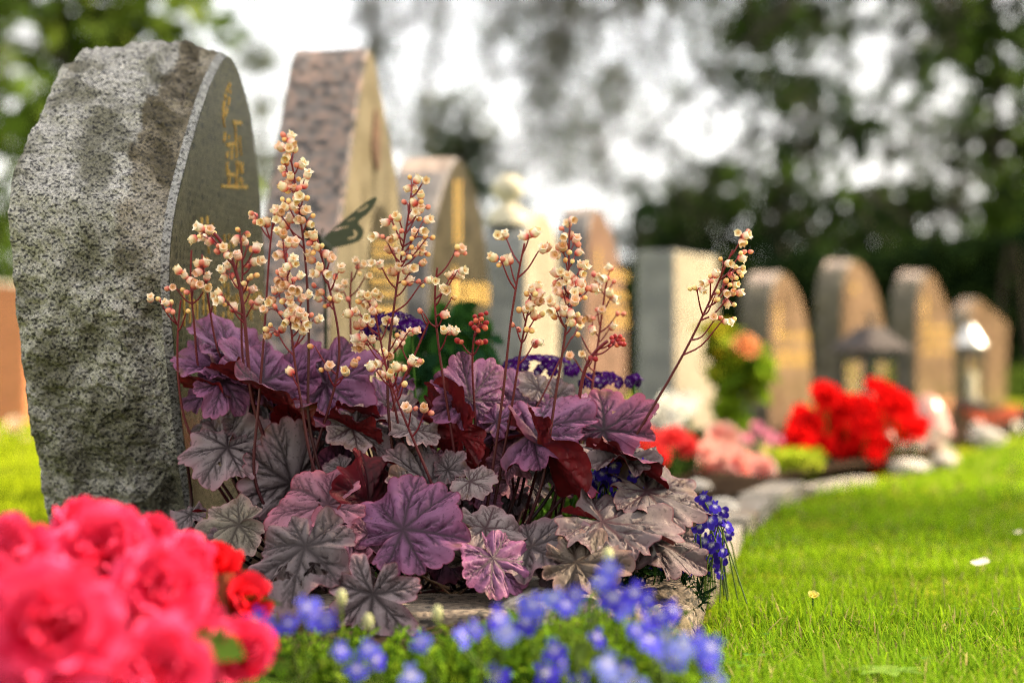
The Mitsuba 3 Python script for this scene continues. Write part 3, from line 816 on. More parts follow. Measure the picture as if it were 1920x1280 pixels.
def leaf(J, Tp, W, depth, tone, seed, face=1, droop=0.12, ruffle=0.085, lobed=1.0, tooth=0.2, fold=0.0, curl=0.0, ratio=0.92, holes=(), label=None, rad=None, ang=None, wide=1.0, shade=1.0):
    r = R(seed + 1000)
    ax, bx, n, L = leaf3d(J, Tp, W, depth, face, ratio)
    size = L * F / depth
    rad = int(np.clip(size / 1.7, 22, 74))
    ang = int(np.clip(size * 3.1, 120, 400))
    phi = np.linspace(-180, 180, ang, endpoint=False)
    rr = leaf_radius(phi, r, tooth, lobed)
    t = np.linspace(0, 1, rad) ** 0.9
    u = (t[:, None] * rr[None] * np.cos(np.radians(phi))[None])
    v = (t[:, None] * rr[None] * np.sin(np.radians(phi))[None])
    uv = np.stack([u.ravel(), v.ravel()], 1)
    seg = leaf_veins(r)
    mask, relief = vein_mask(uv, seg)
    mask = mask ** 0.7
    rad_ = np.hypot(u, v).ravel()
    edge = np.repeat(t, ang)
    ph = r.uniform(0, 6.28, 4)
    th = np.repeat(np.radians(phi)[None], rad, 0).ravel()
    z = -droop * rad_**2 * 0.9 + 0.03 * np.sin(2 * th + ph[0]) * rad_
    z += ruffle * edge**2 * (0.75 * np.sin(5 * th + ph[1]) + 0.6 * np.sin(8 * th + ph[2]) + 0.5 * np.sin(13 * th + ph[3]))
    for c, ln, w in LOBES:                                           # every lobe is a shallow trough about its main vein
        d = (np.degrees(th) - c + 180) % 360 - 180
        z += 0.045 * (np.clip(np.abs(d) / w, 0, 1.2) ** 2 - 0.4) * rad_ * (np.abs(d) < w * 1.1)
    z += 0.046 * (1 - relief) * np.clip(rad_ * 3, 0, 1) + 0.030 * (meshkit.fbm(np.c_[uv * 8, 0 * rad_ + seed], 3, 5) - 0.5)
    uu, vv = uv[:, 0] * 1.06, uv[:, 1] * 1.08
    z += fold * np.abs(vv)
    if curl:
        z += curl * np.clip(uu - 0.25, 0, 2) ** 2
    N = n
    s = (mikit.meshkit.fbm(np.c_[uv * 4, 0 * rad_ + seed], 3, 2) - 0.5)
    base, rim, vein = (np.array(x) for x in TONES[tone])
    g = np.clip((edge - 0.55) / 0.45, 0, 1)[:, None] ** 1.6
    col = base * (1 - g) + rim * g
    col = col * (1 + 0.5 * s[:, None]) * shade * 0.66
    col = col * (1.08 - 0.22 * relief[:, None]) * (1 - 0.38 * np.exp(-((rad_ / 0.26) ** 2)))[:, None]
    col = col * (1 - mask[:, None]) + vein * mask[:, None]
    fleck = meshkit.noise(np.c_[uv * 40, 0 * rad_ + seed], 3)[:, None]
    col = np.where(fleck > 0.86, col * 0.55, col)
    brown = np.clip((meshkit.fbm(np.c_[uv * 2.3, 0 * rad_ + seed * 1.7], 3, 9) - 0.62) * 8, 0, 1)[:, None] * np.clip((edge - 0.6) * 3, 0, 1)[:, None]
    col = col * (1 - 0.7 * brown) + np.array([0.10, 0.055, 0.025]) * 0.7 * brown
    if not holes and r.random() < 0.3:
        holes = tuple((r.uniform(-0.3, 0.6), r.uniform(-0.6, 0.6), r.uniform(0.02, 0.045)) for _ in range(2))
    col = np.where((edge > 0.985)[:, None], col * np.array([0.8, 0.45, 0.5]), col)
    P = at(*J, depth) + uu[:, None] * ax + vv[:, None] * bx * wide + (z * L)[:, None] * N
    f = grid_faces(rad, ang, True)
    f = np.vstack([f[:, [0, 1, 2]], f[:, [0, 2, 3]]])
    v0 = P[f]
    g_n = np.cross(v0[:, 1] - v0[:, 0], v0[:, 2] - v0[:, 0]).sum(0)
    if g_n @ n < 0:
        f = f[:, ::-1]
    for hu, hv, hr in holes:
        c = uv[f].mean(1)
        th_ = np.arctan2(c[:, 1] - hv, c[:, 0] - hu)
        f = f[np.hypot(c[:, 0] - hu, c[:, 1] - hv) > hr * (1 + 0.35 * np.sin(3 * th_ + hu * 9) + 0.2 * np.sin(5 * th_))]
    used, inv = np.unique(f, return_inverse=True)
    key = part_key(heuchera, "leaf")
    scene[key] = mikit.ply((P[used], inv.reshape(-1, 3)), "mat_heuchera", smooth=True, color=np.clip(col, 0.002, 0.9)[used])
    if label:
        labels[key] = {"label": label}
    return key


LEAVES = [
    # J, tip, half-width, depth, tone, options
    ((427, 667), (361, 602), (29, -24), 2.03, "purple", dict(lobed=0.25, fold=0.25)),
    ((404, 690), (320, 664), (20, -30), 2.01, "purple", dict(lobed=0.5, fold=0.3)),
    ((406, 737), (342, 704), (10, -16), 2.00, "deep", dict(face=-1)),
    ((420, 716), (462, 768), (46, -22), 1.985, "purple", dict(droop=0.3)),
    ((492, 716), (428, 640), (36, -30), 2.02, "purple", dict(lobed=0.6, fold=0.2)),
    ((533, 757), (402, 684), (14, -22), 1.98, "deep", dict(face=-1, droop=0.05)),
    ((516, 700), (490, 631), (40, 10), 2.10, "silver", dict(shade=0.8)),
    ((540, 722), (588, 642), (-36, -30), 2.05, "purple", dict(ruffle=0.1)),
    ((612, 720), (712, 672), (-22, -72), 2.03, "purple", dict(lobed=0.8)),
    ((545, 797), (553, 746), (-38, 6), 2.0, "deep", dict(face=-1)),
    ((497, 757), (524, 796), (-34, 14), 2.07, "grey", dict(shade=0.7)),
    ((427, 838), (446, 762), (-64, -10), 1.985, "grey", dict(shade=0.8)),
    ((427, 838), (392, 888), (-78, -22), 1.965, "grey", dict(droop=0.25)),
    ((545, 906), (540, 790), (88, -4), 1.97, "grey", dict(lobed=0.8)),
    ((615, 946), (512, 968), (-22, -68), 1.90, "pink", dict(droop=0.2, shade=0.85)),
    ((650, 984), (722, 1038), (26, -24), 1.89, "pink", dict(ruffle=0.16, droop=0.3)),
    ((756, 992), (858, 912), (58, 62), 1.87, "purple", dict(lobed=0.5, shade=0.85)),
    ((692, 946), (680, 846), (44, -4), 1.93, "red", dict(ruffle=0.14, label="glossy dark red young leaf")),
    ((648, 906), (640, 812), (40, 0), 1.99, "deep", {}),
    ((660, 802), (727, 844), (28, -26), 1.975, "silver", dict(fold=0.1)),
    ((667, 812), (578, 774), (12, -18), 1.98, "deep", dict(face=-1, fold=0.2)),
    ((668, 770), (732, 786), (6, -14), 1.99, "deep", dict(face=-1)),
    ((800, 904), (778, 826), (72, 22), 1.95, "grey", dict(tooth=0.9)),
    ((882, 902), (914, 924), (-32, 26), 1.93, "silver", dict(tooth=0.9)),
    ((910, 990), (988, 992), (-26, -46), 1.88, "silver", dict(tooth=0.9, droop=0.2)),
    ((924, 1046), (984, 1106), (-42, 40), 1.84, "purple", dict(lobed=0.8)),
    ((996, 1024), (1094, 998), (4, -46), 1.87, "grey", dict(tooth=0.7, shade=0.75)),
    ((1080, 1054), (1178, 1052), (-10, 58), 1.83, "bronze", dict(ruffle=0.09, shade=0.7)),
    ((1129, 977), (1264, 994), (14, -50), 1.88, "silver", dict(lobed=0.8, tooth=0.6, shade=0.55)),
    ((1221, 1010), (1332, 1060), (32, -40), 1.90, "silver", dict(lobed=0.8, shade=0.48)),
    ((1212, 920), (1322, 958), (18, -44), 1.93, "silver", dict(lobed=0.8, shade=0.55)),
    ((1162, 856), (1252, 904), (12, -16), 1.95, "deep", dict(face=-1, lobed=0.5)),
    ((1172, 852), (1048, 832), (8, -18), 1.955, "silver", dict(tooth=0.7, shade=0.7)),
    ((1132, 806), (1218, 752), (-42, -48), 1.99, "deep", dict(shade=1.5)),
    ((1000, 814), (1106, 762), (-26, -56), 1.96, "purple", dict(shade=0.9)),
    ((1018, 834), (1098, 944), (-46, 2), 1.94, "deep", dict(face=-1, lobed=0.3, droop=0.02)),
    ((881, 748), (862, 655), (70, -6), 1.99, "purple", {}),
    ((862, 816), (836, 720), (54, 0), 1.985, "deep", dict(face=-1, lobed=0.5)),
    ((985, 764), (956, 690), (38, -8), 2.10, "purple", dict(shade=1.1)),
    ((1040, 746), (1046, 702), (40, 2), 2.12, "silver", dict(shade=0.9)),
    ((930, 812), (932, 760), (42, 0), 2.00, "purple", dict(ruffle=0.14)),
    ((958, 866), (988, 812), (40, 14), 1.97, "pink", dict(ruffle=0.16, shade=0.7)),
    ((902, 870), (900, 814), (44, 0), 2.05, "deep", dict(face=-1)),
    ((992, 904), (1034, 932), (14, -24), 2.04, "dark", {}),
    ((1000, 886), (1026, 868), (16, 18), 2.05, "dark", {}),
    ((448, 983), (372, 1002), (-16, -48), 1.90, "olive", {}),
    ((573, 1024), (543, 1118), (104, -8), 1.81, "grey", dict(shade=0.72, holes=((0.42, 0.30, 0.12), (0.46, -0.22, 0.13), (0.50, 0.72, 0.06), (0.62, 0.12, 0.03)))),
    ((699, 1113), (688, 1222), (96, 4), 1.765, "grey", dict(shade=1.25, tooth=0.9, lobed=2.0)),
    ((872, 1050), (846, 1010), (36, 2), 1.89, "bronze", {}),
    ((346, 1056), (362, 1024), (18, 4), 1.93, "grey", dict(shade=0.7)),
    ((772, 1172), (790, 1140), (20, 8), 1.83, "dark", {}),
    ((640, 782), (684, 732), (-38, -18), 2.02, "purple", {}),
    ((722, 756), (702, 704), (28, -4), 2.04, "purple", {}),
    ((782, 806), (714, 780), (10, -20), 1.97, "silver", {}),
    ((792, 832), (742, 800), (12, -18), 1.99, "grey", {}),
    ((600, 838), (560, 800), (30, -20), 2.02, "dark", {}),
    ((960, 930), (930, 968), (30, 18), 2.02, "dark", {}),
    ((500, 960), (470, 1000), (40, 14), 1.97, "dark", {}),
    ((820, 960), (858, 990), (-20, 30), 1.95, "dark", {}),
    ((1150, 868), (1190, 830), (-30, -10), 2.02, "purple", dict(shade=0.9)),
    ((740, 830), (700, 868), (26, 22), 1.98, "grey", dict(shade=0.8)),
    ((660, 690), (640, 650), (40, -6), 2.10, "purple", dict(shade=0.8)),
    ((560, 700), (520, 668), (14, -22), 2.06, "purple", dict(ruffle=0.14)),
    ((598, 760), (560, 735), (16, -24), 2.03, "deep", dict(ruffle=0.13, shade=1.2)),
    ((700, 800), (742, 770), (-16, -24), 2.02, "purple", dict(ruffle=0.14)),
    ((745, 770), (790, 748), (-10, -24), 2.03, "silver", dict(ruffle=0.12, shade=0.8)),
    ((460, 790), (500, 830), (-26, 18), 2.0, "grey", dict(shade=0.8, ruffle=0.12)),
    ((640, 880), (600, 900), (-14, -26), 1.94, "grey", dict(shade=0.8)),
    ((690, 1000), (700, 1046), (30, 2), 1.885, "pink", dict(ruffle=0.18, shade=0.8)),
    ((840, 880), (872, 850), (-20, -22), 1.96, "grey", dict(shade=0.9, ruffle=0.12)),
    ((1040, 870), (1010, 905), (26, 18), 1.99, "dark", dict(shade=1.2)),
    ((1060, 900), (1096, 920), (-12, 24), 2.02, "deep", {}),
    ((930, 790), (970, 770), (-12, -26), 1.98, "purple", dict(ruffle=0.15)),
    ((880, 1020), (905, 1046), (-22, 16), 1.875, "silver", dict(shade=0.8)),
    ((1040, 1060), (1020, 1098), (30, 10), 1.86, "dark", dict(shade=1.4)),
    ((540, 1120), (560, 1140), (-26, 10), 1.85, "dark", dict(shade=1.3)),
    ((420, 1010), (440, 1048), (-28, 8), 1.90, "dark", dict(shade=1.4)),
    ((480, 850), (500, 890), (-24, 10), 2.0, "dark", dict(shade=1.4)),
    ((1010, 730), (980, 700), (20, -18), 2.06, "silver", dict(shade=0.8)),
    ((1100, 770), (1080, 735), (22, -12), 2.03, "purple", {}),
]
_r = R(2024)
for _i in range(46):                                                  # small leaves filling the mound between the large ones
    _x, _y = _r.uniform(345, 1290), _r.uniform(660, 1085)
    if _y < 690 + 0.00025 * (_x - 780) ** 2 or _y > 1090 - 0.00012 * (_x - 780) ** 2:
        continue
    _a = math.atan2(0.9, (_x - 800) / 400) + _r.normal(0, 0.5)
    _l = _r.uniform(34, 62)
    _t = "purple" if _y < 790 else _r.choice(["grey", "grey", "silver", "deep", "pink"])
    _w = _l * _r.uniform(0.45, 0.95)
    LEAVES.append(((_x, _y), (_x + _l * math.cos(_a), _y + _l * math.sin(_a) * 0.75), (-_w * math.sin(_a), _w * math.cos(_a) * 0.7), 2.12 - (_y - 660) / 425 * 0.16 - _r.uniform(0, 0.05), str(_t), dict(ruffle=_r.uniform(0.08, 0.17), droop=_r.uniform(0.1, 0.3), shade=_r.uniform(0.7, 1.05), tooth=_r.random())))
BASE = at(880, HY, 2.05) * [1, 1, 0] + [0, 0, 0.03]                   # the crown from which leaf stalks and flower stems rise


def petiole(J, depth, seed):
    r = R(seed + 77)
    p1 = at(*J, depth)
    p0 = BASE + [r.uniform(-0.04, 0.04) + 0.62 * (p1[0] - BASE[0]), r.uniform(-0.03, 0.03), 0]
    mid = p0 * 0.45 + p1 * 0.55 + [0.12 * (p1[0] - p0[0]), 0.03, -0.10 * max(p1[2] - p0[2], 0) - 0.004]
    pts = soft_path([p0, mid, p1 + [0, 0.004, -0.001]], 14)
    return tube(pts, np.linspace(0.0019, 0.0012, 14), 7)


STEM_C = [(0.024, 0.003, 0.006), (0.013, 0.003, 0.005), (0.045, 0.005, 0.009)]
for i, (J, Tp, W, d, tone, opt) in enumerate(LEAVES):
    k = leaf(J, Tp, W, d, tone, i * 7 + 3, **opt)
    mb = MB()
    v, f = petiole(J, d + 0.004, i)
    mb.add(v, f, STEM_C[i % 3])
    scene[part_key(heuchera, "leaf_stalk")] = ply_of(mb, "mat_stem")
# ---------------------------------------------------------------- coral bells: flower stems with bells and buds
def bell_mesh(open_, tint, seed):
    r = R(seed)
    prof = [(0.0, 0.10), (0.06, 0.24), (0.2, 0.38), (0.42, 0.46), (0.66, 0.44), (0.82, 0.40)]
    cols = [(0.50, 0.03, 0.05), (0.62, 0.08, 0.09), (0.74, 0.24, 0.22), (0.85, 0.60, 0.47), (0.88, 0.80, 0.65), (0.90, 0.84, 0.70)]
    k = 15
    a = np.arange(k) * 2 * np.pi / k
    lob = np.abs(np.cos(a * 2.5 + 0.0))
    rings, cc = [], []
    for (z, q), c in zip(prof, cols):
        rings.append(np.stack([q * np.cos(a), q * np.sin(a), np.full(k, z)], 1))
        cc.append(np.tile(np.array(c), (k, 1)))
    rings.append(np.stack([(0.38 + open_ * 0.26 * lob) * np.cos(a), (0.38 + open_ * 0.26 * lob) * np.sin(a), 0.88 + 0.24 * lob], 1))
    cc.append(np.tile(np.array([0.92, 0.87, 0.76]), (k, 1)))
    rings.append(np.stack([0.30 * np.cos(a), 0.30 * np.sin(a), np.full(k, 0.72)], 1))
    cc.append(np.tile(np.array([0.85, 0.72, 0.48]), (k, 1)))
    rings.append(np.stack([0.08 * np.cos(a), 0.08 * np.sin(a), np.full(k, 0.70 + 0.1 * open_)], 1))
    cc.append(np.tile(np.array([0.74, 0.50, 0.20]), (k, 1)))
    mb = MB()
    v = np.vstack(rings) * (1 + 0.05 * r.standard_normal((len(rings) * k, 1)))
    mb.add(v - [0, 0, 0.1], grid_faces(len(rings), k, True), np.clip(np.vstack(cc) * tint, 0, 0.95))
    for i in range(4):
        an = r.uniform(0, 6.28)
        mb.tube([[0.05 * math.cos(an), 0.05 * math.sin(an), 0.5], [0.16 * math.cos(an), 0.16 * math.sin(an), 1.02]], 0.03, (0.86, 0.5, 0.2), 4)
    return mb


def bud_mesh(base, tip):
    m = trimesh.creation.icosphere(subdivisions=2)
    v = np.array(m.vertices) * [0.36, 0.36, 0.46] + [0, 0, 0.34]
    g = np.clip(v[:, 2:] / 0.6, 0, 1)
    return MB().add(v, m.faces, np.array(base) * (1 - g) + np.array(tip) * g)


BELLS = [ply_of(bell_mesh(o, np.array(t), i), "mat_bell") for i, (o, t) in enumerate([(0.9, (0.94, 0.89, 0.82)), (0.6, (0.92, 0.80, 0.74)), (0.25, (0.9, 0.80, 0.64)), (1.0, (0.95, 0.88, 0.86)), (0.5, (0.92, 0.70, 0.68)), (0.2, (0.66, 0.42, 0.32))])]
BUDS = [ply_of(bud_mesh(b, t), "mat_bell") for b, t in [((0.45, 0.05, 0.04), (0.86, 0.52, 0.20)), ((0.45, 0.05, 0.06), (0.78, 0.28, 0.20)), ((0.55, 0.12, 0.08), (0.88, 0.66, 0.30))]]
RED = [ply_of(bud_mesh(b, t), "mat_bell") for b, t in [((0.25, 0.008, 0.012), (0.42, 0.03, 0.03)), ((0.30, 0.012, 0.016), (0.62, 0.13, 0.07)), ((0.22, 0.006, 0.012), (0.34, 0.018, 0.025))]]


def flower_stem(path, flowers, depth, seed, red=False, top=0.0008, base=0.0018, color=None, buds=0.36, attach=26, scale=1.0, lean=0.0):
    r = R(seed + 500)
    n = len(path)
    d0 = depth if np.isscalar(depth) else None
    dep = np.linspace(depth + 0.02, depth, n) if d0 else np.linspace(*depth, n)
    w = np.array([at(x, y, d) for (x, y), d in zip(path, dep)])
    if w[0, 2] > BASE[2] + 0.005:
        dirn = w[0] - w[1]
        k = (w[0, 2] - BASE[2]) / max(-dirn[2], 1e-3)
        foot = w[0] + dirn * k
        foot[0] += 0.35 * (BASE[0] - foot[0])
        foot[1] = w[0, 1] + 0.02
        w = np.vstack([foot, w])
    pts = soft_path(w, 60)
    rad = np.linspace(base, top, 60)
    cb, ct = np.array(color or STEM_C[seed % 2]), np.array([0.19, 0.018, 0.032])
    mb = MB()
    g = np.linspace(0, 1, 60) ** 2
    tv, tf = tube(pts, rad, 7)
    cols = np.repeat(cb * (1 - g[:, None]) + ct * g[:, None], 7, 0)
    mb.add(tv, tf, np.vstack([cols, cols[-1:]]))
    key = part_key(heuchera, "flower_stem")
    dl = dep[-1]
    s = F / dl
    pp = np.stack([CX + pts[:, 0] / pts[:, 1] * F, HY - (pts[:, 2] - CAMH) / pts[:, 1] * F], 1)
    # group the flowers into clusters, each on a branch of its own
    fl = [np.array(f, float) for f in flowers]
    left = list(range(len(fl)))
    while left:
        a = left[0]
        grp = [j for j in left if np.linalg.norm(fl[j] - fl[a]) < 24][:5]
        left = [j for j in left if j not in grp]
        c = np.mean([fl[j] for j in grp], 0)
        side = abs(np.interp(c[1], pp[::-1, 1], pp[::-1, 0]) - c[0])
        ya = c[1] + 8 + attach * 0.4 + 0.55 * side * r.uniform(0.8, 1.2)
        i = int(np.argmin(np.abs(pp[:, 1] - ya) + 0.15 * np.abs(pp[:, 0] - c[0])))
        off = r.uniform(-0.013, 0.013)
        node = at(c[0] + (pp[i, 0] - c[0]) * 0.25, c[1] + 6, dl + off * 0.8)
        mid = (pts[i] + node) / 2 + np.array([0, 0, -0.10 * np.linalg.norm(node - pts[i])])
        b = smooth_path([pts[i], mid, node], 7)
        mb.tube(b, np.linspace(0.0009, 0.0006, 7), ct, 5)
        for j in grp:
            p = at(*fl[j], dl + off + r.uniform(-0.005, 0.005))
            out = p - node
            out[1] *= 0.5
            axis = out / (np.linalg.norm(out) + 1e-9) + np.array([0, -0.75, 0.0]) + r.normal(0, 0.45, 3) + ([0, 0, -0.5] if red else [0, 0, 0])
            axis /= np.linalg.norm(axis)
            isbud = red or r.random() < buds
            size = (0.0064 if isbud else 0.0078) * r.uniform(0.86, 1.14) * scale
            src = RED[r.integers(3)] if red else BUDS[r.integers(3)] if isbud else BELLS[min(r.integers(11) // 2, 5)]
            root = p - axis * size * 0.42
            k = (node + root) / 2 + [0, 0, 0.002]
            mb.tube(smooth_path([node, k, root + axis * size * 0.03], 5), 0.0005, (0.22, 0.03, 0.04), 4)
            rot = frame_of(axis)
            tw = r.uniform(0, 6.28)
            rot = rot @ np.array([[math.cos(tw), -math.sin(tw), 0], [math.sin(tw), math.cos(tw), 0], [0, 0, 1]])
            scene[part_key(key, "bud" if isbud else "bell")] = {**src, "to_world": matrix_of(rot, root, size)}
    scene[key] = ply_of(mb, "mat_stem")


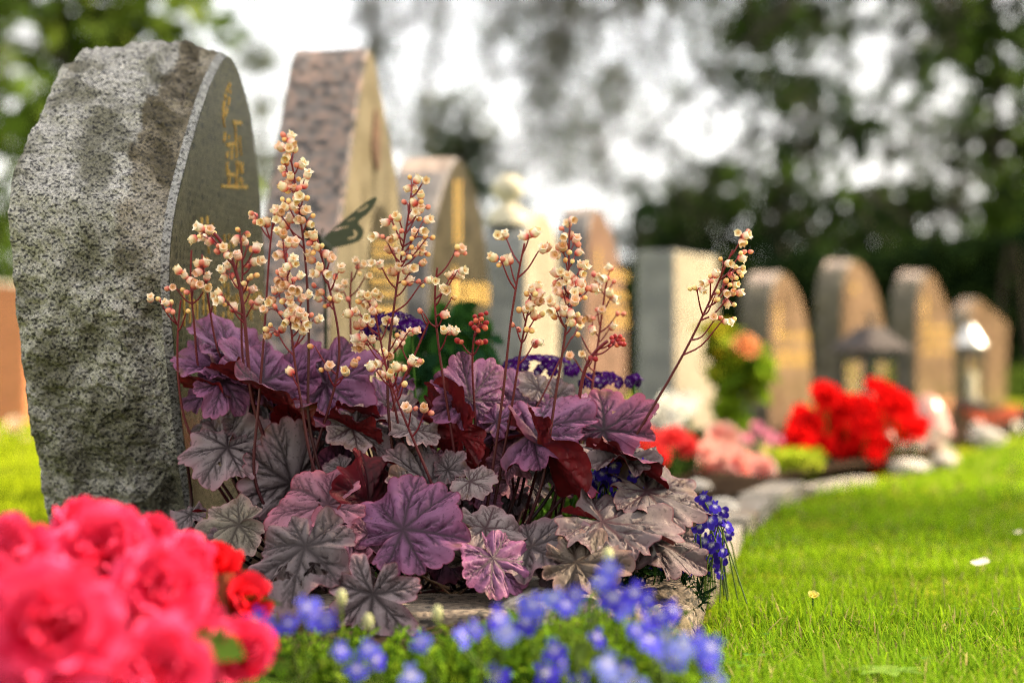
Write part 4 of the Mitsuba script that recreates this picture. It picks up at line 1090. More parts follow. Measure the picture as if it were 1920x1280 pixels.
STEMS = [
    ([(470, 905), (485, 760), (497, 600), (503, 500), (506, 450), (515, 395)], [(470, 400), (478, 416), (490, 417), (500, 418), (476, 405), (515, 397), (522, 405), (528, 398)], 1.93, {}),
    ([(575, 800), (580, 634), (576, 521), (566, 421), (556, 359), (548, 302), (541, 270), (534, 256)],
     [(530, 252), (533, 261), (544, 257), (546, 266), (527, 276), (542, 279), (551, 279), (540, 287), (537, 295), (530, 304), (537, 304), (555, 309), (566, 309), (530, 319), (533, 327), (545, 331), (560, 336), (576, 328), (570, 346), (540, 344), (527, 344), (542, 353),
      (554, 354), (561, 352), (531, 351), (539, 358), (529, 373), (541, 376), (555, 373), (564, 369), (576, 371), (535, 389), (548, 386), (555, 395), (570, 395), (516, 395), (520, 395), (545, 410), (559, 410), (571, 395), (587, 404), (521, 412), (535, 423), (566, 413), (581, 420)], 1.93, {}),
    ([(578, 885), (612, 779), (631, 720), (641, 645), (618, 540), (599, 465), (589, 425)],
     [(581, 440), (588, 443), (579, 456), (604, 460), (595, 463), (612, 476), (620, 485), (579, 477), (587, 474), (584, 487), (599, 502), (592, 513), (612, 513), (628, 520), (640, 504), (588, 534), (601, 548), (618, 559), (632, 560), (597, 560), (609, 574), (618, 571), (602, 693), (616, 687), (648, 697), (664, 682), (672, 672), (581, 649)], 1.94, {}),
    ([(582, 870), (566, 760), (553, 690), (546, 620), (541, 540), (535, 480)],
     [(523, 434), (531, 440), (529, 459), (540, 456), (552, 456), (523, 477), (534, 481), (548, 487), (552, 495), (521, 510), (520, 526), (540, 499), (552, 523), (562, 518), (535, 535), (515, 545), (526, 541), (548, 541), (559, 545), (543, 556), (565, 560), (577, 554), (510, 563), (515, 574), (505, 568), (496, 581), (527, 587), (540, 590), (552, 577),
      (562, 588), (552, 599), (571, 596), (584, 590), (596, 599), (574, 606), (548, 587), (507, 609), (498, 617), (518, 624), (502, 629), (529, 617), (568, 620), (531, 512), (541, 525), (529, 565), (536, 604), (558, 609), (545, 570), (545, 697)], 1.915, dict(buds=0.2)),
    ([(470, 760), (463, 640), (452, 540), (440, 490), (424, 456), (408, 436), (385, 427)], [(374, 427), (385, 427), (379, 430), (392, 432), (373, 443), (381, 445), (362, 448), (402, 437), (395, 452), (406, 471), (426, 479), (427, 499), (420, 521), (434, 518), (410, 549), (412, 563), (421, 571), (438, 577), (416, 507), (446, 480), (409, 461), (419, 466)], 1.95, dict(buds=0.45, top=0.0016)),
    ([(455, 700), (452, 637), (454, 540), (456, 455), (446, 432)], [(445, 430), (465, 440), (443, 449), (451, 448), (459, 454), (471, 468), (481, 466), (477, 491), (488, 490), (463, 498), (471, 518), (482, 516), (467, 521), (445, 532), (457, 531), (462, 541), (473, 543), (471, 567), (485, 565), (479, 574)], 1.97, {}),
    ([(368, 700), (368, 640), (357, 546), (356, 487), (361, 452)], [(346, 516), (334, 507), (365, 534), (373, 534), (357, 526), (393, 535), (324, 538), (342, 543), (349, 548), (313, 541), (388, 541)], 1.98, {}),
    ([(345, 800), (332, 700), (332, 640), (336, 570), (342, 548)], [(282, 560), (296, 560), (312, 568), (321, 566), (315, 582), (324, 585), (353, 583)], 1.96, dict(attach=40)),
    ([(400, 640), (396, 593), (388, 540), (379, 505), (378, 460)], [(371, 495), (378, 491), (385, 493), (388, 519), (372, 510), (401, 558)], 1.99, dict(buds=0.5, color=(0.04, 0.012, 0.014))),
    ([(725, 760), (728, 650), (740, 567), (753, 467), (766, 417), (770, 365), (773, 345)],
     [(768, 332), (782, 337), (798, 339), (765, 353), (777, 353), (789, 366), (757, 378), (790, 378), (777, 380), (772, 385), (803, 388), (788, 392), (782, 398), (773, 408), (787, 410), (802, 412), (723, 417), (733, 407), (745, 407), (740, 428), (753, 432), (717, 443), (703, 443), (730, 450), (740, 445), (777, 437), (793, 433), (798, 443),
      (812, 445), (772, 447), (730, 468), (742, 470), (755, 475), (772, 463), (778, 473), (790, 460), (790, 473), (803, 477), (768, 482), (700, 493), (713, 498), (747, 502), (737, 510), (762, 507), (773, 503), (792, 493), (768, 527), (757, 530), (785, 527), (803, 525), (815, 527), (792, 535)], 1.935, {}),
    ([(845, 800), (832, 720), (818, 617), (813, 550), (819, 500), (823, 487)], [(857, 463), (857, 477), (872, 475), (864, 468), (842, 517), (858, 513), (867, 508), (830, 543), (837, 545), (853, 558), (833, 590), (787, 582), (832, 620), (843, 620), (853, 622), (849, 516), (862, 517)], 1.95, dict(attach=34)),
    ([(890, 760), (885, 700), (885, 660), (890, 610), (900, 590)], [(890, 593), (903, 590), (912, 587), (883, 607), (898, 607), (912, 605), (897, 620), (910, 615), (889, 614), (903, 598), (857, 638), (864, 641), (895, 642), (902, 642), (910, 640), (892, 601), (905, 613)], 1.97, dict(red=True, attach=14)),
    ([(935, 800), (947, 707), (957, 600), (973, 507), (980, 465), (988, 440)], [(933, 442), (942, 443), (948, 440), (998, 433), (1010, 430), (992, 440), (983, 443), (1018, 468), (1025, 465), (925, 483), (942, 485), (955, 487), (935, 497), (1003, 437), (949, 490)], 1.92, dict(attach=60)),
    ([(955, 790), (967, 713), (980, 630), (988, 590), (1000, 545)], [(987, 550), (997, 543), (1008, 538), (1000, 557), (1010, 565), (993, 570), (973, 580), (985, 580), (1002, 592), (1017, 588), (1010, 594), (960, 608), (972, 617), (987, 617), (997, 620), (1010, 642), (1003, 645), (1004, 551), (1012, 548), (995, 578)], 1.94, dict(buds=0.55)),
    ([(1000, 960), (1020, 900), (1043, 727), (1057, 650), (1065, 590), (1067, 517), (1066, 433), (1070, 412)],
     [(1073, 412), (1065, 420), (1052, 428), (1058, 443), (1072, 443), (1080, 450), (1085, 458), (1048, 463), (1055, 463), (1043, 478), (1068, 473), (1085, 473), (1060, 487), (1073, 490), (1088, 497), (1096, 499), (1043, 512), (1052, 512), (1070, 517), (1092, 513), (1063, 519), (1040, 530), (1052, 530), (1078, 528), (1088, 530), (1065, 529), (1047, 547), (1088, 543), (1103, 540),
      (1113, 540), (1060, 565), (1077, 565), (1087, 560), (1097, 558), (1033, 567), (1035, 583), (1042, 577), (1038, 593), (1057, 585), (1070, 587), (1072, 605), (1088, 600), (1083, 590), (1078, 550), (1070, 541), (1043, 538), (1056, 551)], 1.925, dict(buds=0.3)),
    ([(1105, 780), (1112, 707), (1120, 650), (1128, 600), (1133, 550), (1141, 510)], [(1143, 502), (1132, 522), (1140, 522), (1152, 527), (1120, 522), (1113, 513), (1120, 540), (1143, 550), (1153, 560), (1127, 582), (1120, 580), (1105, 597), (1113, 597), (1110, 617), (1158, 587), (1170, 588), (1148, 612), (1083, 627), (1067, 668), (1092, 665)], 2.06, dict(top=0.0009, base=0.0016, color=(0.16, 0.04, 0.05))),
    ([(1080, 800), (1088, 727), (1098, 677), (1113, 657), (1133, 642), (1150, 633)], [(1147, 633), (1153, 630), (1160, 637), (1168, 637), (1143, 648), (1157, 647), (1170, 645), (1163, 631), (1150, 641), (1164, 644), (1117, 673), (1108, 672)], 1.97, dict(red=True, attach=6, top=0.0016)),
    ([(1040, 1010), (1100, 950), (1160, 870), (1220, 770), (1280, 669), (1310, 608), (1332, 565), (1349, 521), (1367, 487), (1382, 450)],
     [(1385, 437), (1403, 433), (1399, 442), (1391, 454), (1398, 455), (1389, 474), (1396, 472), (1408, 472), (1391, 484), (1351, 485), (1366, 494), (1380, 501), (1394, 501), (1388, 507), (1332, 517), (1342, 514), (1371, 516), (1381, 521), (1391, 517), (1322, 531), (1334, 527), (1362, 526), (1369, 534), (1379, 534), (1362, 549), (1374, 549), (1387, 549), (1302, 539),
      (1293, 541), (1317, 544), (1346, 546), (1339, 561), (1346, 561), (1362, 568), (1377, 571), (1339, 595), (1352, 595), (1361, 603), (1369, 603), (1377, 598)], (2.0, 1.93), dict(buds=0.5, attach=50, base=0.0019, scale=0.92)),
    ([(806, 897), (769, 810), (736, 730), (722, 680), (712, 640)], [(720, 662), (731, 668), (709, 682), (695, 688), (716, 702), (744, 688), (758, 691), (728, 707), (772, 677), (787, 677), (764, 765), (780, 765), (795, 766), (809, 774), (759, 719), (731, 700)], 1.91, {}),
    ([(670, 760), (660, 700), (656, 578), (656, 530), (662, 495)], [(668, 490), (680, 497), (674, 513), (690, 518), (647, 533), (640, 542), (672, 500), (630, 540), (652, 560)], 2.10, dict(color=(0.14, 0.03, 0.04))),
    ([(745, 790), (736, 740), (716, 653), (706, 600), (698, 560)], [(679, 551), (690, 556), (702, 551), (709, 556), (671, 565), (686, 570), (692, 571), (700, 570), (711, 582), (700, 584), (668, 586), (653, 588), (687, 595), (696, 607), (682, 606), (669, 611), (678, 614), (726, 602), (736, 602), (669, 633), (680, 633), (698, 637), (677, 641), (668, 651), (676, 651), (745, 629), (756, 631), (770, 623), (780, 620)], 1.955, {}),
    ([(735, 760), (757, 705), (780, 663), (798, 614), (810, 590)], [(787, 582), (778, 680), (791, 677), (757, 690), (744, 691), (731, 707), (714, 703), (709, 683), (741, 646), (752, 642)], 1.98, dict(color=(0.15, 0.04, 0.045))),
    ([(905, 1000), (960, 830), (1010, 760), (1060, 650), (1080, 620)], [(1086, 612)], 2.0, dict(color=(0.05, 0.02, 0.02), top=0.0006, base=0.0014)),
]
for i, (path, fl, d, opt) in enumerate(STEMS):
    flower_stem(path, fl, d, i, **opt)
for i, (x0, y0, x1, y1) in enumerate([(650, 900, 634, 1060), (520, 1060, 430, 880), (470, 1030, 402, 900), (350, 860, 345, 1010), (400, 980, 470, 1050), (880, 1060, 930, 840), (905, 1060, 985, 850), (940, 1030, 1070, 860), (960, 1030, 1110, 850), (850, 1040, 870, 840), (830, 1030, 800, 850), (990, 1040, 1180, 850)]):
    mb = MB()
    p0, p1 = at(x0, max(y0, y1), 1.99), at(x1, min(y0, y1), 1.99)
    if y1 > y0:
        p0, p1 = at(x1, y1, 1.99), at(x0, y0, 1.99)
    mb.tube(smooth_path([p0, (p0 + p1) / 2 + [0.004, 0.01, -0.004], p1], 10), np.linspace(0.0021, 0.0014, 10), STEM_C[i % 3], 7)
    scene[part_key(heuchera, "leaf_stalk")] = ply_of(mb, "mat_stem")
# ---------------------------------------------------------------- blades, leaves and blossoms
def blades(mb, base, height, width, yaw, lean, color, r, segs=(0, 0.35, 0.7), bend=0.5, tip=None):
    """Vectorised grass blades or narrow leaves: base (n,3), the rest (n,)."""
    n = len(base)
    d = np.stack([np.cos(yaw), np.sin(yaw), 0 * yaw], 1)
    side = np.stack([-np.sin(yaw + 0.6 * r.standard_normal(n)), np.cos(yaw), 0 * yaw], 1)
    side /= np.linalg.norm(side, axis=1, keepdims=True)
    rows = []
    for t in segs:
        out = lean * (t * (1 - bend) + t * t * bend)
        c = base + d * (out * height)[:, None]
        c[:, 2] += height * t * np.sqrt(np.clip(1 - (lean * 0.7 * t) ** 2, 0.05, 1))
        w = width * (1 - 0.75 * t**1.5)
        rows += [c - side * w[:, None] / 2, c + side * w[:, None] / 2]
    out = lean
    c = base + d * (out * height)[:, None]
    c[:, 2] += height * np.sqrt(np.clip(1 - (lean * 0.7) ** 2, 0.05, 1))
    rows.append(c)
    k = len(rows)
    v = np.stack(rows, 1).reshape(-1, 3)
    f = []
    for s in range(len(segs) - 1):
        f += [[2 * s, 2 * s + 1, 2 * s + 3], [2 * s, 2 * s + 3, 2 * s + 2]]
    f.append([k - 3, k - 2, k - 1])
    f = (np.array(f)[None] + (np.arange(n) * k)[:, None, None]).reshape(-1, 3)
    tt = np.concatenate([[t, t] for t in segs] + [[1.0]])
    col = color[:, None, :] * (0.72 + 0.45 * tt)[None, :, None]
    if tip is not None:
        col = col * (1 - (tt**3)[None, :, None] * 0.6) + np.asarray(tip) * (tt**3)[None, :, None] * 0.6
    mb.add(v, f, np.clip(col, 0, 0.95).reshape(-1, 3))


def leaf_patch(length, width, k=5, cup=0.15, fold=0.12, notch=0.0):
    """A small pointed leaf along +x, normal +z, as a grid of 2 x k quads."""
    t = np.linspace(0, 1, k + 1)
    w = width / 2 * np.sin(np.pi * np.clip(t, 0.04, 0.98) ** 0.8) ** 0.8
    z = -cup * length * t**2
    v = np.concatenate([np.stack([t * length, -w, z + fold * w], 1), np.stack([t * length, 0 * w, z], 1), np.stack([t * length, w, z + fold * w], 1)])
    n = k + 1
    f = [[a * n + i, a * n + i + 1, (a + 1) * n + i + 1, (a + 1) * n + i] for a in range(2) for i in range(k)]
    return v, np.array(f)


def scatter(mb, mesh, pos, rots, sizes, cols):
    """Many copies of one small mesh: pos (n,3), rots (n,3,3), sizes (n,), cols (n,3)."""
    v, f = np.asarray(mesh[0]), np.asarray(mesh[1])
    if f.shape[1] == 4:
        f = np.vstack([f[:, [0, 1, 2]], f[:, [0, 2, 3]]])
    V = np.einsum("nij,kj->nki", rots * sizes[:, None, None], v) + pos[:, None]
    n = len(pos)
    mb.add(V.reshape(-1, 3), (f[None] + (np.arange(n) * len(v))[:, None, None]).reshape(-1, 3), np.repeat(cols, len(v), 0))


def rand_rots(n, r, up=0.6):
    """Rotations whose z axes lean upward by the amount up, with any heading."""
    z = r.standard_normal((n, 3))
    z /= np.linalg.norm(z, axis=1, keepdims=True)
    z = z + [0, 0, up * 2]
    z /= np.linalg.norm(z, axis=1, keepdims=True)
    h = r.standard_normal((n, 3))
    x = h - (h * z).sum(1, keepdims=True) * z
    x /= np.linalg.norm(x, axis=1, keepdims=True)
    return np.stack([x, np.cross(z, x), z], 2)


def petal_mesh(length, width, cup, curl, ruffle, seed, na=9, nb=7, base_w=0.35, notch=0.06):
    """A rounded petal along +x from the origin, its face up; cup lifts the sides, curl rolls the tip up or (negative) back."""
    r = R(seed)
    t, s = np.meshgrid(np.linspace(0, 1, na), np.linspace(-1, 1, nb), indexing="ij")
    w = width / 2 * (base_w * (1 - t) + np.sqrt(np.clip(1 - ((t - 0.58) / 0.60) ** 2, 0, 1)))
    w = np.minimum(w, width / 2)
    x = length * (t - notch * t**4 * np.abs(s) ** 2 * 1.6)
    y = w * s
    ph = r.uniform(0, 6.28, 3)
    z = cup * width * s**2 * t + curl * length * t**2 + ruffle * length * t**2 * (np.sin(4 * s + ph[0]) + 0.6 * np.sin(7 * s + ph[1])) * 0.5
    return np.stack([x, y, z], -1).reshape(-1, 3), grid_faces(na, nb), t.ravel(), s.ravel()


def double_bloom(parent, name, centre, normal, radius, inner, outer, seed, layers=((7, 1.0, 0.12), (6, 0.8, 0.5), (5, 0.58, 0.9), (4, 0.38, 1.2)), split=True, mat="mat_petal", ruffle=0.10, loose=0.10):
    """A full rosette. split: every petal an entry of its own below the bloom's heart; otherwise one mesh."""
    r = R(seed)
    rot = frame_of(normal) @ np.array([[math.cos(seed), -math.sin(seed), 0], [math.sin(seed), math.cos(seed), 0], [0, 0, 1]])
    heart = MB()
    hv = trimesh.creation.icosphere(subdivisions=2)
    heart.add(np.array(hv.vertices) * radius * 0.16 @ rot.T + centre + rot[:, 2] * radius * 0.10, hv.faces, np.array(inner) * 0.8)
    key = None
    if split:
        key = part(parent, name, heart, mat)
    whole = MB()
    for n, ln, tilt in layers:
        a0 = r.uniform(0, 6.28)
        for i in range(n):
            a = a0 + i * 2 * np.pi / n + r.normal(0, loose * 1.2)
            v, f, t, s = petal_mesh(radius * ln, radius * ln * 1.05, 0.22, 0.10 + 0.25 * tilt * 0.5 - (0.22 if tilt < 0.3 else 0.0), ruffle, seed * 50 + i + int(ln * 1000))
            tl = tilt + r.normal(0, loose)
            v = v @ np.array([[math.cos(tl), 0, math.sin(tl)], [0, 1, 0], [-math.sin(tl), 0, math.cos(tl)]])
            v = v @ np.array([[math.cos(a), math.sin(a), 0], [-math.sin(a), math.cos(a), 0], [0, 0, 1]])
            v[:, 2] += radius * 0.06
            g = np.clip(t + 0.15 * np.abs(s), 0, 1)[:, None] ** 2.2
            col = np.clip((np.array(inner) * (1 - g) + np.array(outer) * g) * (1 + 0.08 * r.standard_normal()), 0.003, 0.95)
            v = v @ rot.T + centre
            if split:
                scene[part_key(key, "petal")] = ply_of(MB().add(v, f, col), mat)
            else:
                whole.add(v, f, col)
    if not split:
        key = part(parent, name, whole, mat)
    return key


def foliage_mass(centre, size, n, leaf_len, leaf_w, colours, seed, up=0.5, shell=0.5, cup=0.2):
    """Leaves spread through a lumpy ellipsoid."""
    r = R(seed)
    d = r.standard_normal((n, 3))
    d /= np.linalg.norm(d, axis=1, keepdims=True)
    q = r.random(n) ** (1 / 3 * (1 - shell) + 0.02)
    lump = 0.72 + 0.6 * (meshkit.fbm(d * 1.8 + seed, 3, seed) - 0.15)
    pos = np.asarray(centre) + d * (q * lump)[:, None] * np.asarray(size)
    mb = MB()
    cols = np.array([colours[i] for i in r.integers(0, len(colours), n)]) * (1 + 0.22 * r.standard_normal((n, 1)))
    rots = rand_rots(n, r, up)
    scatter(mb, leaf_patch(leaf_len, leaf_w, 4, cup), pos, rots, r.uniform(0.6, 1.3, n), np.clip(cols, 0.003, 0.9))
    return mb


# ---------------------------------------------------------------- grass
def grass():
    mb = MB()
    r = R(3)
    n0 = 0
    for y0, y1, dens, h, w in [(1.45, 1.9, 42000, 0.022, 0.0018), (1.9, 2.6, 32000, 0.021, 0.0021), (2.6, 3.6, 14000, 0.020, 0.0031), (3.6, 5.6, 5000, 0.021, 0.0052), (5.6, 9.0, 1500, 0.03, 0.008)]:
        xa, xb = -0.02, (1960 - CX) / F * y1 + 0.04
        n = int((y1 - y0) * (xb - xa) * dens)
        x, y = r.uniform(xa, xb, n), r.uniform(y0, y1, n)
        p = np.stack([x, y, 0 * x], 1)
        thick = meshkit.fbm(p * 7 + 2, 3, 4)
        keep = (x > edge_x(y) + 0.006 * r.standard_normal(n) + 0.004) & (thick + 0.25 * r.random(n) > 0.44)
        x, y, p, thick = x[keep], y[keep], p[keep], thick[keep]
        n = len(x)
        p[:, 2] = bumpy(x, y) - 0.003
        near_edge = np.exp(-np.clip(x - edge_x(y), 0, 1) / 0.015)
        hh = h * r.uniform(0.45, 1.25, n) * (0.6 + 0.75 * thick) * (1 + 0.7 * near_edge * r.random(n))
        tall = r.random(n) < 0.02
        hh = np.where(tall, hh * 1.7, hh)
        patch = meshkit.fbm(p * 2.2 + 9, 3, 7)
        base = np.where((patch * 1.3 - 0.15 + 0.22 * r.standard_normal(n) > 0.5)[:, None], np.array([0.235, 0.385, 0.010]), np.array([0.13, 0.26, 0.010]))
        dry = r.random(n) < 0.09
        base = np.where(dry[:, None], np.array([0.34, 0.29, 0.12]), base) * (1 + 0.22 * r.standard_normal((n, 1)))
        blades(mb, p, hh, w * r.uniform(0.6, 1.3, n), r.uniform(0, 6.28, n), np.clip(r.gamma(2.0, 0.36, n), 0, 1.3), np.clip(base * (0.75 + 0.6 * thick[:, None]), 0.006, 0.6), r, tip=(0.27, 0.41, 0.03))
    # the lawn to the left of the nearest stone
    for y0, y1, dens, h, w in [(2.6, 4.4, 3500, 0.03, 0.005), (4.4, 7.6, 1100, 0.03, 0.008)]:
        xa, xb = (-30 - CX) / F * y1, (110 - CX) / F * y0
        n = int((y1 - y0) * abs(xb - xa) * dens)
        x, y = r.uniform(xa, xb, n), r.uniform(y0, y1, n)
        p = np.stack([x, y, bumpy(x, y) - 0.003], 1)
        base = np.array([0.30, 0.38, 0.012]) * (1 + 0.22 * r.standard_normal((n, 1)))
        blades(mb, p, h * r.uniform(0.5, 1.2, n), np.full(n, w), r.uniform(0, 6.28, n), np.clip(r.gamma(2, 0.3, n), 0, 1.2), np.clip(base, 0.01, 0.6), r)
    return mb


struct("grass", ply_of(grass(), "mat_grass"), "short sunlit lawn grass with a few dry blades", "stuff", "grass")

r = R(88)                                                             # clover creeping through the turf
mb, n = MB(), 420
y = r.uniform(1.5, 3.2, n)
x = edge_x(y) + 0.01 + r.random(n) ** 1.3 * 0.55
keep = meshkit.fbm(np.c_[x * 6, y * 6, 0 * x], 2, 3) > 0.5
x, y = x[keep], y[keep]
for j in range(3):
    a = r.uniform(0, 0.5, len(x)) + j * 2.094
    rots = np.stack([np.stack([np.cos(a), np.sin(a), 0.15 + 0 * a], 1), np.stack([-np.sin(a), np.cos(a), 0 * a], 1), np.tile([0, 0, 1.0], (len(a), 1))], 2)
    scatter(mb, leaf_patch(0.006, 0.0062, 3, 0.15), np.stack([x, y, bumpy(x, y) + 0.011], 1), rots, r.uniform(0.8, 1.4, len(x)), np.clip(np.array([0.09, 0.20, 0.03]) * r.uniform(0.7, 1.4, (len(x), 1)), 0, 1))
struct("clover", ply_of(mb, "mat_leaf"), "patches of small clover leaves among the lawn grass", "stuff", "clover")

# ---------------------------------------------------------------- foreground: pink begonia, red begonia, blue lobelia
HOT, HOT_O = (0.62, 0.0005, 0.032), (0.88, 0.080, 0.200)
beg = thing("begonia_plant", "large double pink begonia in full bloom at the near edge of the bed", "flowering plant", "begonias in bloom")
for i, (px, py, rp, d, nx, nz) in enumerate([(95, 1185, 132, 1.12, 0.05, 0.35), (190, 1048, 100, 1.34, 0.15, 0.75), (300, 1110, 90, 1.25, 0.35, 0.40), (30, 1045, 76, 1.3, -0.3, 0.6), (283, 1012, 46, 1.42, 0.5, 0.5), (450, 1235, 72, 1.24, 0.35, 0.55), (300, 1255, 96, 1.14, 0.2, 0.35), (-40, 1130, 96, 1.22, -0.5, 0.4), (120, 1075, 70, 1.34, 0.1, 0.9), (245, 1190, 80, 1.24, 0.4, 0.5), (345, 1060, 62, 1.36, 0.6, 0.6), (385, 1225, 62, 1.28, 0.2, 0.5), (180, 1265, 80, 1.18, 0.0, 0.3), (150, 985, 52, 1.40, 0.2, 0.9), (360, 1140, 60, 1.32, 0.4, 0.4)]):
    k = 0.62 if i in (4, 5) else 1.0
    lay = ((6, 1.0, 0.4), (5, 0.75, 0.8), (4, 0.5, 1.1)) if i in (4, 5) else ((7, 1.0, 0.12), (6, 0.82, 0.45), (6, 0.62, 0.8), (5, 0.42, 1.1), (3, 0.24, 1.3))
    double_bloom(beg, "bloom", at(px, py, d), (nx, -1.0, nz), rp * 1.1 / F * d, HOT, HOT_O, i + 3, lay, mat="mat_begonia", ruffle=0.26, loose=0.24)
rb = thing("begonia_plant", "small red begonia with a few half-open blooms right of the pink one in front", "flowering plant", "begonias in bloom")
double_bloom(rb, "bloom", at(404, 1080, 1.48), (0.1, -0.7, 0.9), 64 / F * 1.48, (0.60, 0.004, 0.008), (0.82, 0.018, 0.03), 21, ((5, 1.0, 0.35), (4, 0.7, 0.9)))
double_bloom(rb, "bloom", at(452, 1128, 1.46), (0.6, -0.8, 0.4), 60 / F * 1.46, (0.60, 0.004, 0.008), (0.85, 0.03, 0.06), 22, ((4, 1.0, 0.5), (3, 0.7, 1.0)))
double_bloom(rb, "bloom", at(385, 1150, 1.48), (0.0, -0.9, 0.1), 50 / F * 1.48, (0.45, 0.003, 0.006), (0.66, 0.012, 0.02), 23, ((5, 1.0, 0.4), (3, 0.6, 1.0)))
for plant, c, spread, n, sd in [(beg, at(200, 1330, 1.22), (0.085, 0.06, 0.04), 90, 4), (rb, at(430, 1290, 1.46), (0.03, 0.03, 0.035), 40, 5)]:
    r = R(sd)
    c = np.array([c[0], c[1], 0.05])
    part(plant, "foliage", foliage_mass(c, np.array(spread) * [1, 1, 1.1], n, 0.045, 0.034, [(0.03, 0.075, 0.012), (0.05, 0.10, 0.015), (0.07, 0.03, 0.015)], sd, 0.9), "mat_leaf", kind="stuff")
    for j in range(6 if plant == beg else 4):
        p = np.array([c[0] + r.uniform(-1, 1) * spread[0] * 0.7, c[1] + r.uniform(-0.02, 0.03), 0.0])
        part(plant, "stem", tube(smooth_path([p, p * 0.7 + c * 0.3 + [0, 0, 0.03], p * 0.6 + c * 0.4 + [0, 0, 0.085]], 8), np.linspace(0.005, 0.0035, 8), 8), {"type": "twosided", "bsdf": {"type": "diffuse", "reflectance": rgb(0.22, 0.06, 0.03)}})


def lobelia_mesh(hue, seed):
    """One lobelia flower: lip of three broad petals, two narrow upright ones, white eye, short tube; unit size, facing +z."""
    mb = MB()
    r = R(seed)
    for ang, ln, w in [(-90, 1.0, 0.72), (-28, 0.92, 0.70), (-152, 0.92, 0.70), (66, 0.72, 0.30), (114, 0.72, 0.30)]:
        v, f, t, s = petal_mesh(ln, w, 0.06, -0.18 if ln > 0.8 else 0.25, 0.06, seed * 9 + int(ang + 200), 6, 5, 0.3)
        a = math.radians(ang) + r.normal(0, 0.08)
        v = v @ np.array([[math.cos(a), math.sin(a), 0], [-math.sin(a), math.cos(a), 0], [0, 0, 1]])
        eye = 0.8 * np.exp(-((t / 0.16) ** 2))[:, None]
        mb.add(v, f, np.array(hue) * (0.85 + 0.3 * t[:, None]) * (1 - eye) + np.array([0.8, 0.8, 0.85]) * eye)
    mb.tube([[0, 0, 0.03], [0, 0.05, -0.3], [0, 0.0, -0.7]], [0.13, 0.10, 0.06], np.array(hue) * 0.7, 6)
    return mb


def lobelia(key, spots, hues, size, depth, ground_z, seed, tilt=0.35):
    r = R(seed)
    protos = [ply_of(lobelia_mesh(h, i + seed), "mat_petal") for i, h in enumerate(hues)]
    for px, py, *rest in spots:
        d = depth + r.uniform(-0.07, 0.05) + (rest[0] if rest else 0)
        p = at(px, py, d)
        nrm = np.array([r.normal(0.15, 0.5), -1 + r.normal(0, 0.3), tilt + r.normal(0, 0.35)])
        rot = frame_of(nrm)
        a = r.normal(0, 0.5)
        rot = rot @ np.array([[math.cos(a), -math.sin(a), 0], [math.sin(a), math.cos(a), 0], [0, 0, 1]])
        sz = size * r.uniform(0.8, 1.2)
        scene[part_key(key, "flower")] = {**protos[r.integers(len(protos))], "to_world": matrix_of(rot, p, sz)}
        foot = np.array([p[0] + r.normal(0, 0.02), d + 0.03 + r.normal(0, 0.02), ground_z])
        mb = MB().tube(smooth_path([foot, (foot + p) / 2 + [0, 0.008, 0.01], p - rot[:, 2] * sz * 0.7], 7), 0.0007, (0.10, 0.16, 0.03), 5)
        scene[part_key(key, "stem")] = ply_of(mb, "mat_stem")


lob = thing("lobelia_plant", "light blue lobelia with fresh green foliage at the near edge of the bed", "flowering plant", "blue lobelias")
spots = [(540, 1165), (590, 1152), (500, 1172), (562, 1192), (480, 1158), (575, 1135), (612, 1158), (525, 1205),
         (948, 1180), (985, 1162), (868, 1188), (905, 1192), (1000, 1130), (1040, 1118), (1062, 1130), (1015, 1150), (1078, 1112), (1150, 1115), (1190, 1108), (1180, 1140), (1212, 1120), (1165, 1132), (1240, 1150), (1282, 1158), (1262, 1140), (1215, 1160),
         (1170, 1250), (1202, 1238), (1140, 1240), (1185, 1275), (1150, 1268), (1225, 1262), (1282, 1205), (1312, 1195), (1325, 1232), (1298, 1262), (1335, 1210), (1265, 1230), (1340, 1268), (1010, 1235), (1038, 1215), (1022, 1258), (1052, 1240), (1150, 1182), (1215, 1195), (1248, 1190), (1195, 1178), (1175, 1200), (1235, 1215), (1120, 1190),
         (935, 1155), (960, 1205), (1142, 1062), (1128, 1085), (890, 1175), (800, 1222), (705, 1232), (690, 1212), (788, 1198), (825, 1240), (670, 1250), (770, 1262), (930, 1262), (1000, 1275), (1090, 1272), (640, 1215)]
spots = [q for i, q in enumerate(spots) if i % 4 != 3]
lobelia(lob, spots, [(0.07, 0.07, 0.58), (0.10, 0.11, 0.66), (0.05, 0.04, 0.50), (0.18, 0.22, 0.70)], 0.0094, 1.30, 0.0, 31)


